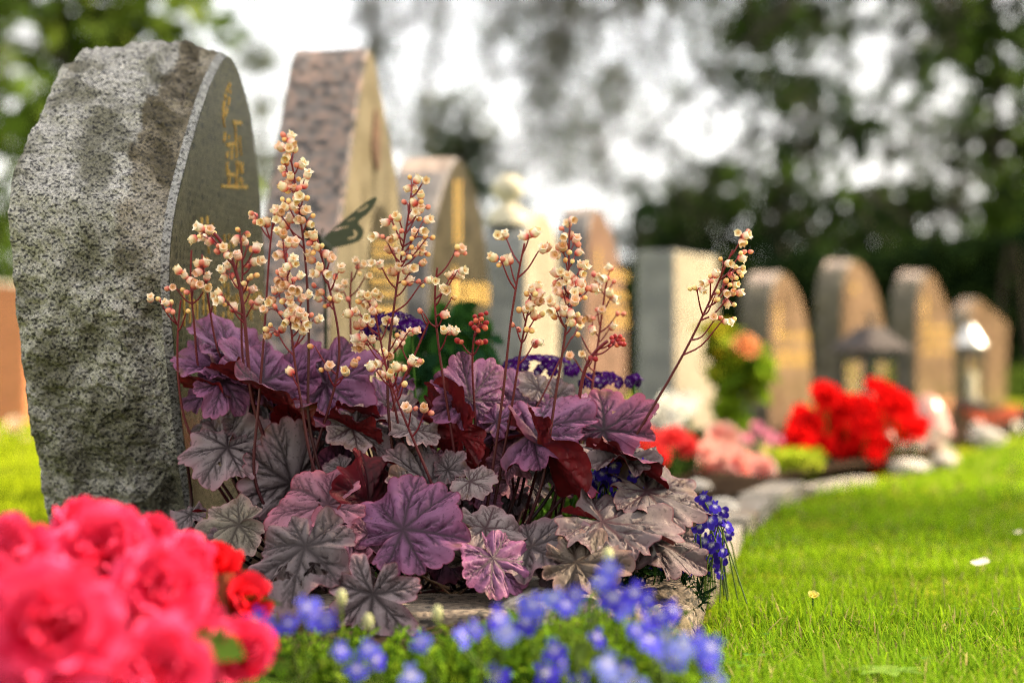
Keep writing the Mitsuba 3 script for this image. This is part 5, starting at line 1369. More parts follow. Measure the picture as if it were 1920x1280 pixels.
def sprigs(key, x0, x1, d0, d1, n, hmin, hmax, colours, seed, z=0.0, leaves=9, ll=0.012, lw=0.0035, name="foliage", ramp=None):
    """Upright leafy shoots, many narrow leaves along each, as one mass."""
    r = R(seed)
    mb = MB()
    P, Rr, S, C = [], [], [], []
    for _ in range(n):
        d = r.uniform(d0, d1)
        px = r.uniform(x0, x1)
        foot = at(px, HY, d)
        foot[2] = z
        h = r.uniform(hmin, hmax) * (ramp(px) if ramp else 1.0)
        top = foot + [r.normal(0, 0.18) * h, r.normal(-0.1, 0.2) * h, h]
        pts = smooth_path([foot, (foot + top) / 2 + r.normal(0, 0.04, 3) * h, top], leaves)
        col = np.array(colours[r.integers(len(colours))]) * (1 + 0.2 * r.standard_normal())
        mb.tube(pts, 0.0007, col * 0.8, 4)
        for j, q in enumerate(pts[1:]):
            for _k in range(2):
                x = r.standard_normal(3) + [0, 0, 0.6]
                x /= np.linalg.norm(x)
                zz = np.cross(x, r.standard_normal(3))
                zz /= np.linalg.norm(zz)
                P.append(q)
                Rr.append(np.stack([x, np.cross(zz, x), zz], 1))
                S.append(r.uniform(0.6, 1.2) * (1.15 - 0.5 * j / leaves))
                C.append(np.clip(col * r.uniform(0.7, 1.35), 0.004, 0.9))
    scatter(mb, leaf_patch(ll, lw, 3), np.array(P), np.array(Rr), np.array(S), np.array(C))
    return part(key, name, mb, "mat_leaf", kind="stuff")


GREENS = [(0.14, 0.26, 0.015), (0.09, 0.19, 0.015), (0.19, 0.30, 0.02), (0.05, 0.11, 0.012)]
sprigs(lob, 500, 1300, 1.42, 1.58, 850, 0.03, 0.075, GREENS, 41, ramp=lambda px: 0.72 + 0.35 * np.clip((px - 750) / 400, 0, 1) - 0.45 * np.clip((px - 1180) / 120, 0, 1))
r = R(8)
for px, py in [(820, 1150), (690, 1165), (1140, 1042), (1118, 1095), (640, 1120)]:
    p = at(px, py, 1.44)
    mb = MB().tube(smooth_path([[p[0] + 0.004, 1.47, 0], (p + [p[0], 1.47, 0]) / 2, p], 8), np.linspace(0.0012, 0.0008, 8), (0.13, 0.2, 0.03), 5)
    hv = trimesh.creation.icosphere(subdivisions=1)
    mb.add(np.array(hv.vertices) * [0.0035, 0.0035, 0.006] + p, hv.faces, (0.40, 0.42, 0.2))
    scene[part_key(lob, "bud")] = ply_of(mb, "mat_stem")

# dark trailing lobelia right of the coral bells
lob2 = thing("lobelia_plant", "deep indigo lobelia trailing over the kerb right of the purple leaves", "flowering plant", "blue lobelias")
spots2 = [(1290, 955), (1308, 962), (1330, 972), (1312, 985), (1345, 995), (1364, 1000), (1355, 1030), (1340, 1050), (1330, 942), (1318, 930), (1256, 970), (1242, 958), (1276, 976), (1300, 1000), (1322, 1012), (1338, 1020), (1362, 985), (1350, 1012), (1268, 955), (1230, 972), (1262, 988), (1285, 1012), (1318, 1040), (1240, 1058), (1225, 1070),
          (1140, 905), (1152, 890), (1165, 900), (1178, 912), (1160, 925), (1186, 890), (1146, 930), (1172, 935), (1195, 905), (1132, 918), (1190, 925), (1120, 905), (1150, 872), (1172, 880), (1138, 888), (1182, 870)]
_r = R(77)
spots2 += [(_r.uniform(1215, 1372), _r.uniform(935, 1075)) for _ in range(34)] + [(_r.uniform(1105, 1205), _r.uniform(862, 940)) for _ in range(24)]
lobelia(lob2, spots2, [(0.035, 0.018, 0.30), (0.05, 0.03, 0.42), (0.025, 0.012, 0.20)], 0.0086, 2.0, 0.03, 33)
sprigs(lob2, 1120, 1310, 1.93, 2.16, 260, 0.03, 0.085, [(0.010, 0.030, 0.010), (0.018, 0.045, 0.012), (0.008, 0.022, 0.010)], 43, z=0.02, ll=0.014, lw=0.003, ramp=lambda px: 1.25 - 0.8 * np.clip((px - 1130) / 200, 0, 1))

# green sprigs, little yellow daisies and orange blossoms behind the leaf stalks
yel = thing("yellow_daisy_plant", "low plant of tiny yellow flowers and light green leaves glimpsed behind the red leaf stalks", "flowering plant")
sprigs(yel, 900, 1150, 2.16, 2.34, 170, 0.03, 0.15, [(0.13, 0.27, 0.03), (0.20, 0.34, 0.05), (0.08, 0.18, 0.03)], 45, z=0.03, ll=0.022, lw=0.006)
r = R(12)
for px, py in [(1060, 908), (1072, 902), (1080, 912), (1052, 918), (1068, 920), (1048, 905), (1095, 908), (1088, 900), (1058, 930), (1040, 912), (738, 905), (752, 908), (742, 920), (838, 808), (845, 802), (770, 900)]:
    p = at(px, py, 2.2 + r.uniform(-0.02, 0.03))
    mb = MB()
    rot = frame_of(np.array([r.normal(0, 0.4), -1, 0.6]))
    for j in range(6):
        v, f, t, s = petal_mesh(0.0045, 0.0036, 0.1, 0.05, 0.03, j, 4, 3)
        a = j * 1.047
        v = v @ np.array([[math.cos(a), math.sin(a), 0], [-math.sin(a), math.cos(a), 0], [0, 0, 1]]) @ rot.T + p
        mb.add(v, f, (0.80, 0.52, 0.01) if px > 700 else (0.7, 0.5, 0.02))
    mb.tube([[p[0], p[1] + 0.02, 0.03], p], 0.0006, (0.1, 0.2, 0.03), 4)
    scene[part_key(yel, "flower")] = ply_of(mb, "mat_petal")


# purple verbena heads
def verbena(label, heads, depth, seed):
    key = thing("verbena_plant", label, "flowering plant", "dark purple verbenas")
    r = R(seed)
    for px, py, rx, ry, n in heads:
        d = depth + r.uniform(-0.02, 0.02)
        c = at(px, py, d)
        sx, sz = rx / F * d, ry / F * d
        mb = MB()
        for _ in range(n):
            th, u = r.uniform(0, 6.28), r.uniform(-0.35, 1.0)
            q = math.sqrt(max(0, 1 - u * u))
            nn = np.array([q * math.cos(th), q * math.sin(th), u])
            p = c + nn * [sx, sx * 0.8, sz]
            rot = frame_of(nn + [0, -0.4, 0.3] + r.normal(0, 0.25, 3))
            hue = np.array([0.045, 0.006, 0.11]) * r.uniform(0.6, 1.5)
            for j in range(5):
                v, f, t, s = petal_mesh(0.0052, 0.0046, 0.1, -0.1, 0.08, j + seed, 5, 4, notch=0.25)
                a = j * 1.2566
                v = v @ np.array([[math.cos(a), math.sin(a), 0], [-math.sin(a), math.cos(a), 0], [0, 0, 1]]) @ rot.T + p
                eye = np.exp(-((t / 0.2) ** 2))[:, None] * (r.random() < 0.4)
                mb.add(v, f, hue * (1 - eye) + np.array([0.5, 0.45, 0.55]) * eye)
        head = part(key, "flower_head", mb, "mat_petal", kind="stuff")
        part(key, "stem", tube(smooth_path([[c[0], d + 0.03, 0.02], [c[0] + 0.004, d + 0.015, c[2] * 0.6], c - [0, 0, sz * 0.3]], 8), 0.0013, 6), {"type": "twosided", "bsdf": {"type": "diffuse", "reflectance": rgb(0.07, 0.16, 0.03)}})
    for _ in range(5):
        px, py, *_q = heads[0]
        c = at(px + r.uniform(-20, 20), py + r.uniform(40, 110), depth)
        v, f = leaf_patch(0.03, 0.012)
        a = r.uniform(0, 6.28)
        part(key, "leaf", (v @ np.array([[math.cos(a), math.sin(a), 0.2], [-math.sin(a), math.cos(a), 0], [0, 0, 1]]) + c, f), {"type": "twosided", "bsdf": {"type": "diffuse", "reflectance": rgb(0.04, 0.10, 0.02)}})


verbena("dark purple verbena heads behind the left flower stems", [(738, 612, 52, 26, 60), (772, 622, 28, 22, 24), (700, 628, 24, 16, 16)], 2.16, 3)
verbena("dark purple verbena heads between the two tall right flower stems", [(1012, 692, 72, 25, 100)], 2.17, 5)
verbena("dark purple verbena heads peeping over the large right purple leaf", [(1126, 716, 38, 19, 44), (1188, 716, 18, 12, 12)], 2.17, 7)
# ---------------------------------------------------------------- plants on the farther graves
def flower_clump(name, label, cat, blooms, d, inner, outer, seed, leaves=None, group=None, layers=((6, 1.0, 0.25), (5, 0.7, 0.8), (3, 0.4, 1.2)), dspread=0.05, nz=0.7, ruffle=0.12):
    """A bedding plant: blooms at pixels (x, y, radius), stalks to the ground and a mass of leaves (pixel centre, half sizes, number, leaf length, colours)."""
    key = thing(name, label, cat, group)
    r = R(seed)
    for px, py, rp in blooms:
        dd = d + r.uniform(-dspread, dspread)
        c = at(px, py, dd)
        mix_ = r.uniform(0.85, 1.15)
        double_bloom(key, "bloom", c, (r.normal(0.2, 0.5), -1, nz + r.normal(0, 0.3)), rp / F * dd, np.array(inner) * mix_, np.array(outer) * mix_, seed * 3 + int(px), layers, split=False, ruffle=ruffle)
        foot = np.array([c[0] + r.normal(0, 0.01), dd + 0.02, 0.01])
        scene[part_key(key, "stalk")] = mikit.ply(tube(smooth_path([foot, (foot + c) / 2 + [0, 0.01, 0], c], 6), 0.002, 5), "mat_stalk", smooth=True)
    if leaves:
        (px, py, hx, hy), n, ll, cols = leaves
        c = at(px, py + 12, d + 0.07)
        sx = hx / F * d
        part(key, "foliage", foliage_mass(c, (sx, min(sx, 0.12), hy / F * d), n, ll, ll * 0.62, cols, seed, 0.6), "mat_leaf", kind="stuff")
    return key


scene["mat_stalk"] = two({"type": "diffuse", "reflectance": rgb(0.07, 0.14, 0.03)})
DG = [(0.03, 0.07, 0.012), (0.05, 0.10, 0.015), (0.02, 0.05, 0.01)]
LG = [(0.16, 0.27, 0.02), (0.22, 0.33, 0.03), (0.10, 0.20, 0.02)]
r = R(61)
red_spots = [(1542, 740, 28), (1552, 746, 29), (1642, 728, 24), (1662, 743, 28), (1585, 768, 39), (1616, 772, 35), (1498, 802, 28), (1503, 782, 27), (1558, 811, 33), (1554, 791, 33), (1640, 796, 34), (1627, 803, 34), (1696, 772, 30), (1683, 763, 34), (1499, 823, 35), (1501, 821, 31), (1603, 853, 35), (1599, 837, 37), (1634, 860, 31), (1634, 855, 29), (1556, 760, 28), (1544, 753, 24), (1716, 806, 25), (1720, 803, 28), (1613, 805, 28), (1596, 814, 28), (1550, 824, 21), (1544, 829, 24), (1687, 812, 26), (1658, 832, 21), (1571, 862, 22), (1564, 864, 21), (1480, 850, 18), (1464, 847, 19), (1520, 800, 30), (1540, 835, 30), (1498, 828, 28), (1600, 850, 30), (1640, 832, 30), (1572, 820, 30), (1680, 790, 28), (1655, 760, 26), (1560, 785, 28), (1620, 790, 28)]
flower_clump("begonia_plant", "broad clump of scarlet begonias in front of the dark roofed lantern", "flowering plant", red_spots, 4.62, (0.55, 0.003, 0.004), (0.80, 0.012, 0.012), 71, ((1590, 872, 100, 24), 200, 0.045, DG), "begonias in bloom", dspread=0.10)
flower_clump("begonia_plant", "salmon pink and cream begonias beside the nearest white rocks", "flowering plant",
             [(1350, 830, 42), (1385, 870, 40), (1330, 885, 35), (1420, 885, 37), (1370, 905, 32), (1350, 860, 37), (1400, 900, 35), (1432, 880, 25), (1325, 850, 25)], 4.1, (0.72, 0.16, 0.15), (0.88, 0.60, 0.52), 72, ((1375, 905, 60, 40), 120, 0.04, [(0.10, 0.14, 0.02), (0.30, 0.14, 0.02), (0.06, 0.10, 0.015)]), "begonias in bloom")
flower_clump("begonia_plant", "coral red and pink begonias just behind the right edge of the purple leaves", "flowering plant",
             [(1195, 838, 30), (1225, 845, 30), (1262, 825, 30), (1285, 835, 26), (1180, 815, 26), (1115, 820, 26), (1240, 860, 22), (1085, 812, 18), (1210, 815, 22)], 4.0, (0.72, 0.015, 0.02), (0.84, 0.10, 0.10), 73, ((1220, 870, 80, 34), 140, 0.04, DG), "begonias in bloom")
flower_clump("white_flower_plant", "white double flowers before the plain square slab", "flowering plant",
             [(1258, 765, 34), (1240, 785, 28), (1280, 770, 26), (1290, 748, 16), (1262, 800, 24), (1300, 750, 14)], 4.5, (0.66, 0.66, 0.58), (0.82, 0.82, 0.80), 74, ((1275, 815, 50, 50), 130, 0.045, DG))
flower_clump("pink_carnation_plant", "small mauve pink carnations between the salmon and the scarlet begonias", "flowering plant",
             [(1418, 803, 15), (1400, 825, 13), (1440, 818, 14), (1460, 832, 16), (1436, 842, 12), (1472, 842, 12), (1385, 818, 10)], 4.9, (0.65, 0.22, 0.36), (0.74, 0.34, 0.48), 75, ((1430, 845, 50, 26), 160, 0.03, [(0.12, 0.18, 0.06), (0.16, 0.22, 0.10)]))
flower_clump("coral_flower_plant", "coral orange flowers with silvery sage leaves at the far end of the bed", "flowering plant",
             [(1798, 760, 14), (1830, 785, 17), (1858, 790, 17), (1888, 778, 18), (1902, 772, 12), (1812, 775, 12), (1872, 796, 13)], 7.0, (0.72, 0.14, 0.06), (0.84, 0.30, 0.18), 76, ((1850, 825, 70, 34), 260, 0.05, [(0.26, 0.32, 0.20), (0.34, 0.40, 0.28), (0.16, 0.22, 0.12)]))
flower_clump("pale_rose_plant", "cream white blooms with sage green leaves between the scarlet begonias and the coral flowers", "flowering plant",
             [(1690, 845, 23), (1730, 850, 25), (1760, 850, 23), (1700, 870, 18), (1745, 872, 21), (1668, 868, 16), (1715, 828, 22), (1680, 825, 18), (1750, 835, 22), (1720, 878, 19), (1785, 862, 15), (1765, 815, 16)], 5.1, (0.72, 0.50, 0.44), (0.84, 0.78, 0.70), 77, ((1710, 848, 70, 36), 300, 0.045, [(0.30, 0.36, 0.20), (0.38, 0.42, 0.28), (0.20, 0.26, 0.12)]))
flower_clump("white_flower_plant", "low white flowers below the coral orange ones at the far end of the bed", "flowering plant",
             [(1833, 808, 18), (1848, 822, 16), (1892, 812, 15), (1905, 800, 12)], 6.6, (0.72, 0.70, 0.62), (0.84, 0.83, 0.78), 78, ((1860, 838, 60, 20), 140, 0.04, [(0.26, 0.34, 0.20), (0.34, 0.42, 0.28)]))

rose = thing("rose_bush", "yellow-green rose bush with one peach bloom between the square slab and the brown stone", "rose bush")
for (px, py, hx, hy), n, cols in [((1385, 690, 46, 60), 105, [(0.14, 0.26, 0.015), (0.22, 0.34, 0.02), (0.06, 0.13, 0.012), (0.36, 0.42, 0.03)]), ((1350, 640, 16, 36), 50, [(0.30, 0.28, 0.02), (0.2, 0.26, 0.02)]), ((1420, 700, 22, 30), 40, [(0.20, 0.32, 0.02)]), ((1375, 770, 20, 46), 50, [(0.16, 0.28, 0.015)])]:
    c = at(px, py, 5.3)
    part(rose, "foliage", foliage_mass(c, (hx / F * 5.3, 0.05, hy / F * 5.3), n, 0.05, 0.034, cols, int(px), 0.3), "mat_leaf", kind="stuff")
double_bloom(rose, "bloom", at(1396, 655, 5.25), (0.2, -1, 0.5), 30 / F * 5.25, (0.66, 0.24, 0.06), (0.78, 0.42, 0.22), 80, ((6, 1.0, 0.3), (5, 0.7, 0.8), (3, 0.4, 1.2)), split=False)
double_bloom(rose, "bloom", at(1352, 660, 5.3), (-0.3, -1, 0.5), 18 / F * 5.3, (0.66, 0.36, 0.03), (0.72, 0.48, 0.06), 81, ((6, 1.0, 0.3), (4, 0.6, 0.9)), split=False)
for px in (1365, 1380, 1392):
    a = at(px, HY, 5.32) * [1, 1, 0]
    b = at(px + (px - 1380) * 0.8, 660, 5.3)
    part(rose, "stem", tube(smooth_path([a, (a + b) / 2 + [0.01, 0, 0], b], 8), np.linspace(0.006, 0.003, 8), 6), "mat_stalk")

lime = thing("lime_ground_cover", "low lime green ground cover along the kerb before the scarlet begonias", "plant")
for px0, px1, d0, d1, n, h0, h1 in [(1425, 1530, 4.15, 4.5, 150, 0.015, 0.045), (1500, 1640, 4.72, 5.0, 110, 0.015, 0.04)]:
    sprigs(lime, px0, px1, d0, d1, n, h0, h1, [(0.36, 0.44, 0.03), (0.44, 0.48, 0.06), (0.26, 0.36, 0.02)], int(px0), z=0.01, leaves=6, ll=0.022, lw=0.012)

bush = thing("leafy_bush", "dark green leafy bush behind the flower stems before the black polished stone", "bush")
part(bush, "foliage", foliage_mass(at(850, 680, 2.75), (85 / F * 2.75, 0.06, 110 / F * 2.75), 260, 0.030, 0.021, [(0.015, 0.05, 0.012), (0.03, 0.09, 0.02), (0.02, 0.065, 0.03), (0.06, 0.16, 0.03)], 90, 0.3), "mat_leaf", kind="stuff")
for px in (820, 850, 880):
    a, b = at(px, HY, 2.78) * [1, 1, 0], at(px + (px - 850) * 0.4, 640, 2.76)
    part(bush, "stem", tube(smooth_path([a, (a + b) / 2, b], 6), np.linspace(0.004, 0.002, 6), 6), "mat_stalk")

# left edge: plants before the red stone
lf = thing("cream_flower_plant", "cream and apricot flowers with light green leaves before the orange red headstone", "flowering plant")
for px, py, rp in [(28, 798, 18), (8, 842, 18), (-20, 820, 20), (50, 822, 8), (5, 870, 12)]:
    double_bloom(lf, "bloom", at(px, py, 6.2), (0.1, -1, 0.6), rp / F * 6.2, (0.72, 0.42, 0.28), (0.85, 0.72, 0.58), 100 + px, ((6, 1.0, 0.3), (4, 0.6, 0.9)), split=False)
part(lf, "foliage", foliage_mass(at(25, 885, 6.2), (75 / F * 6.2, 0.1, 55 / F * 6.2), 260, 0.05, 0.026, LG + DG, 101, 0.5), "mat_leaf", kind="stuff")
part(lf, "stem", tube([at(28, 800, 6.2), at(30, 905, 6.2)], 0.006, 6), "mat_stalk")

# small things lying on the lawn and soil
r = R(95)
for label, px, py, c, ln in [("single pale petal lying on the lawn at the right", 1823, 1056, (0.50, 0.46, 0.40), 0.022), ("small pale petal lying on the lawn near the right edge", 1902, 998, (0.4, 0.38, 0.3), 0.012)]:
    k = thing("fallen_petal", label, "petal")
    v, f, t, s = petal_mesh(ln, ln * 0.6, 0.2, 0.1, 0.05, 5)
    scene[k] = mikit.ply((v @ np.array([[0.9, 0.43, 0], [-0.43, 0.9, 0.25], [0.1, -0.2, 0.95]]) + on_ground(px, py, 0.03), f), {"type": "twosided", "bsdf": {"type": "diffuse", "reflectance": rgb(*c)}}, smooth=True)
k = thing("buttercup", "single yellow flower in the lawn beside the kerb corner", "flower")
c = on_ground(1524, 1118, 0.026)
double_bloom(k, "bloom", c, (0.1, -0.6, 1), 0.006, (0.7, 0.58, 0.08), (0.8, 0.74, 0.25), 97, ((6, 1.0, 0.3), (4, 0.6, 0.8)), split=False)
part(k, "stalk", tube([c * [1, 1, 0], c], 0.0008, 5), "mat_stalk")
k = thing("broad_weed", "light green broad leaved weed in the near lawn at the bottom of the photo", "weed")
for i in range(7):
    v, f = leaf_patch(0.03, 0.013, 5, 0.2)
    a = i * 0.9 + 0.3
    v = v @ np.array([[math.cos(a), math.sin(a), 0.28], [-math.sin(a), math.cos(a), 0], [0, 0, 1]]) + on_ground(1660, 1262, 0.012)
    part(k, "leaf", MB().add(v, f, jitter((0.20, 0.32, 0.06), r)), "mat_leaf", smooth=False)
for i in range(34):
    if i == 0:
        tw = thing("dry_twigs", "dry brown twigs and old leaf stalks lying on the dark soil under the purple leaves", "twig")
    p = at(r.uniform(760, 1060), HY, r.uniform(1.9, 2.05)) * [1, 1, 0] + [0, 0, r.uniform(0.03, 0.055)]
    a, ln = r.uniform(0, 6.28), r.uniform(0.02, 0.055)
    q = p + [ln * math.cos(a), ln * math.sin(a) * 0.5, r.uniform(-0.012, 0.03)]
    c = [(0.10, 0.05, 0.025), (0.16, 0.08, 0.035), (0.05, 0.02, 0.012)][i % 3]
    scene[part_key(tw, "twig")] = ply_of(MB().tube(smooth_path([p, (p + q) / 2 + r.normal(0, 0.004, 3), q], 6), np.linspace(0.0011, 0.0007, 6), c, 5), "mat_stem")
# ---------------------------------------------------------------- trees and hedge beyond the graves
def tree(label, cat, px, d, height, crown, leaf_c, seed, trunk_r=0.08, n_leaf=9000, leaf=0.05, name="tree", base_px=None, group=None, droop=0.25, lw=0.55, clump=0.20, bough_c=(0.03, 0.026, 0.022), lean=0.0):
    """A tree: tapering trunk, boughs that carry twigs, and leaf clumps along the twigs. crown: list of (height share, reach in m, number of boughs, density)."""
    key = thing(name, label, cat, group)
    r = R(seed)
    foot = at(px, HY, d) * [1, 1, 0] - [0, 0, 0.1]
    top = foot + [lean, 0, height]
    trunk = smooth_path([foot, foot + [r.normal(0, 0.1), r.normal(0, 0.1), height * 0.4], foot + [lean * 0.6, 0, height * 0.75], top], 24)
    mb = MB().tube(trunk, trunk_r * np.linspace(1, 0.12, 24) ** 0.9, bough_c, 9)
    part(key, "trunk", mb, "mat_bark")
    twigs, P, W = MB(), [], []
    for hs, reach, nb, dens in crown:
        for _ in range(nb):
            h = np.clip(hs + r.normal(0, 0.035), 0.02, 0.99)
            i = h * 23
            p0 = trunk[int(i)] * (1 - i % 1) + trunk[min(int(i) + 1, 23)] * (i % 1)
            a = r.uniform(0, 6.28)
            L = reach * r.uniform(0.6, 1.15)
            dirn = np.array([math.cos(a), math.sin(a), 0])
            p1 = p0 + dirn * L * 0.5 + [0, 0, L * 0.10]
            p2 = p0 + dirn * L + [0, 0, -droop * L]
            b = smooth_path([p0, p1, p2], 12)
            twigs.tube(b, np.linspace(0.012 + 0.012 * L, 0.004, 12), bough_c, 5)
            for j in range(2, 12):
                for _t in range(2):
                    ta = a + r.choice([-1, 1]) * r.uniform(0.4, 1.2)
                    tl = L * 0.34 * r.uniform(0.4, 1.1) * (1.15 - j / 14)
                    q = b[j] + np.array([math.cos(ta), math.sin(ta), -droop * 0.8 + r.normal(0, 0.15)]) * tl
                    twigs.tube(np.array([b[j], (b[j] + q) / 2 + [0, 0, 0.02], q]), [0.005, 0.004, 0.002], bough_c, 4)
                    m = max(1, int(3 * dens))
                    for s in r.random(m):
                        P.append(b[j] * (1 - s) + q * s)
                        W.append(dens)
    P, W = np.array(P), np.array(W)
    part(key, "branches", twigs, "mat_bark")
    nc = max(20, n_leaf // 14)
    hub = P[r.choice(len(P), nc, p=W / W.sum())]
    cr = clump * r.uniform(0.35, 1.25, nc)
    pick = r.choice(nc, n_leaf, p=cr**2 / (cr**2).sum())
    pos = hub[pick] + r.normal(0, 1, (n_leaf, 3)) * cr[pick, None] * [1.25, 1.25, 0.6]
    hue = r.integers(0, len(leaf_c), nc)
    cols = np.array(leaf_c)[hue[pick]] * (1 + 0.2 * r.standard_normal((n_leaf, 1)))
    lm = MB()
    scatter(lm, (np.array([[0, -0.5 * lw, 0], [0.5, 0, 0.08], [0, 0.5 * lw, 0], [-0.5, 0, 0.0]]), np.array([[0, 1, 2, 3]])), pos, rand_rots(n_leaf, r, 0.3), leaf * r.uniform(0.6, 1.5, n_leaf), np.clip(cols, 0.003, 0.6))
    part(key, "crown", lm, "mat_foliage", kind="stuff")
    return key


DARK = [(0.014, 0.030, 0.010), (0.026, 0.046, 0.012), (0.010, 0.022, 0.010)]
MID = [(0.05, 0.09, 0.018), (0.07, 0.12, 0.02), (0.035, 0.06, 0.018)]
LIGHT = [(0.10, 0.16, 0.025), (0.14, 0.20, 0.03), (0.06, 0.10, 0.02)]
PALE = [(0.10, 0.12, 0.09), (0.13, 0.15, 0.12)]
bg = "trees beyond the graves"


def hedge(label, x0, x1, d, top_py, n, cols, seed, leaf=0.06, depth=0.7):
    key = thing("hedge", label, "hedge", None)
    r = R(seed)
    px = r.uniform(x0, x1, n)
    dd = d + r.uniform(0, depth, n)
    z1 = CAMH + (HY - np.interp(px, *zip(*top_py))) / F * d
    z = r.random(n) ** 0.85 * z1 * (0.86 + 0.34 * meshkit.fbm(np.c_[px / 40, 0 * px, 0 * px + seed], 3, seed))
    pos = np.stack([(px - CX) / F * d, dd, z], 1)
    c = np.array([cols[i] for i in r.integers(0, len(cols), n)]) * (1 + 0.25 * r.standard_normal((n, 1)))
    mb = MB()
    scatter(mb, leaf_patch(1.0, 0.6, 2, 0.15), pos, rand_rots(n, r, 0.4), leaf * r.uniform(0.6, 1.5, n), np.clip(c, 0.003, 0.6))
    part(key, "foliage", mb, "mat_foliage", kind="stuff")
    for k in range(int((x1 - x0) / 60)):
        a = np.array([((x0 + 30 + k * 60) - CX) / F * d, d + depth * 0.5, 0.0])
        part(key, "stem", tube(smooth_path([a, a + [r.normal(0, 0.06), 0, 0.4], a + [r.normal(0, 0.12), 0, 0.8]], 6), np.linspace(0.03, 0.015, 6), 6), "mat_dark_wood")
    return key


scene["mat_dark_wood"] = two({"type": "diffuse", "reflectance": rgb(0.03, 0.026, 0.022)})
hedge("long dark hedge behind the right hand headstones", 1150, 4300, 13.0, [(1150, 550), (1250, 530), (1400, 505), (1500, 490), (1620, 505), (1700, 490), (1850, 470), (2100, 420), (2600, 60), (4300, -100)], 85000, DARK, 201)
hedge("bright green low shrubs at the foot of the hedge by the last headstone", 1885, 2050, 11.0, [(1885, 735), (1930, 700), (2050, 690)], 1500, LIGHT, 202, 0.05)
hedge("distant green shrubs seen between the fifth headstone and the square slab", 1100, 1230, 15.0, [(1100, 620), (1180, 560), (1230, 600)], 1500, LIGHT, 203)
hedge("low green shrubs on the far lawn at the left edge", -200, 140, 24.0, [(-200, 470), (0, 490), (60, 500), (140, 480)], 5000, MID + LIGHT, 204, 0.1, 1.5)

tree("broad dark spruce with drooping boughs above the brown headstones", "tree", 1452, 21, 4.6, [(0.16, 1.7, 12, 3), (0.26, 1.6, 12, 2.6), (0.38, 1.2, 9, 2), (0.52, 0.75, 9, 2.2), (0.66, 0.62, 8, 2.2), (0.8, 0.5, 7, 1.8), (0.93, 0.35, 6, 1.2)], DARK + MID[:1], 301, 0.06, 2293, 0.183, "spruce_tree", group=bg)
tree("tall fresh green tree at the right edge of the photo", "tree", 1868, 19, 4.8, [(0.25, 1.0, 8, 2.4), (0.4, 0.9, 9, 2.4), (0.55, 0.8, 9, 2.2), (0.7, 0.75, 9, 1.8), (0.86, 0.8, 9, 1.4)], MID + LIGHT[2:] + DARK[:1], 302, 0.05, 1512, 0.196, "birch_tree", group=bg)
tree("dark conifer right of the tall spruce, low boughs reaching over the hedge", "tree", 1660, 23, 3.1, [(0.2, 1.6, 10, 3), (0.34, 1.4, 9, 2.2), (0.5, 1.0, 7, 1.2), (0.7, 0.6, 5, 0.8)], DARK + MID[:1], 303, 0.06, 1764, 0.183, "spruce_tree", group=bg)
tree("low dark spruce whose boughs fill the gap above the hedge at the far right", "tree", 1800, 21, 2.3, [(0.25, 1.3, 9, 3), (0.45, 1.2, 9, 2.4), (0.65, 0.9, 8, 1.6), (0.85, 0.5, 5, 1)], DARK + MID[:1], 310, 0.05, 1293, 0.183, "spruce_tree", group=bg)
tree("low dark spruce whose boughs show between the square slab and the tall spruce", "tree", 1330, 22, 2.3, [(0.25, 1.1, 9, 3), (0.45, 1.2, 9, 2.4), (0.65, 1.1, 8, 1.6), (0.85, 0.6, 5, 1)], DARK, 311, 0.05, 1204, 0.183, "spruce_tree", group=bg)
tree("small dark conifer showing above the black polished stone", "tree", 862, 24, 3.2, [(0.3, 0.9, 9, 2.4), (0.45, 0.8, 8, 2.2), (0.6, 0.65, 8, 2.0), (0.75, 0.5, 7, 2.2), (0.9, 0.36, 7, 1.8)], DARK + PALE, 304, 0.04, 945, 0.183, "spruce_tree", group=bg)
tree("green leafy tree behind the nearest headstone at the top left corner", "tree", 105, 17, 4.2, [(0.3, 1.1, 7, 1.5), (0.45, 1.1, 8, 1.8), (0.6, 1.0, 8, 1.8), (0.75, 0.95, 9, 2.6), (0.92, 0.9, 10, 2.4)], LIGHT, 305, 0.05, 2310, 0.196, "birch_tree", group=bg)
tree("grey green tree at the far left edge", "tree", -60, 22, 4.4, [(0.25, 1.4, 9, 1.6), (0.4, 1.4, 9, 1.4), (0.6, 1.2, 9, 1.2), (0.8, 1.0, 8, 1.2)], MID + LIGHT, 306, 0.06, 1890, 0.183, "birch_tree", group=bg)
tree("faint slim conifer far off between the two nearest headstones", "tree", 482, 48, 7.2, [(0.3, 0.9, 8, 1.5), (0.5, 0.7, 8, 1.4), (0.7, 0.5, 8, 1.2), (0.9, 0.25, 7, 1)], PALE, 307, 0.09, 1512, 0.175, "spruce_tree", group=bg)
tree("low dark shrub like conifer left of the square slab", "tree", 1240, 25, 2.0, [(0.4, 1.0, 8, 2.0), (0.55, 0.9, 8, 1.8), (0.75, 0.8, 8, 1.4)], DARK, 308, 0.04, 945, 0.183, "spruce_tree", group=bg)
tree("thin birch with airy twigs between the spruce and the tall green tree", "tree", 1740, 26, 5.4, [(0.35, 1.2, 7, 0.9), (0.5, 1.3, 8, 0.9), (0.65, 1.3, 9, 0.8), (0.8, 1.2, 9, 0.8), (0.95, 0.9, 9, 0.7)], DARK + PALE[:1], 309, 0.03, 756, 0.147, "birch_tree", group=bg)


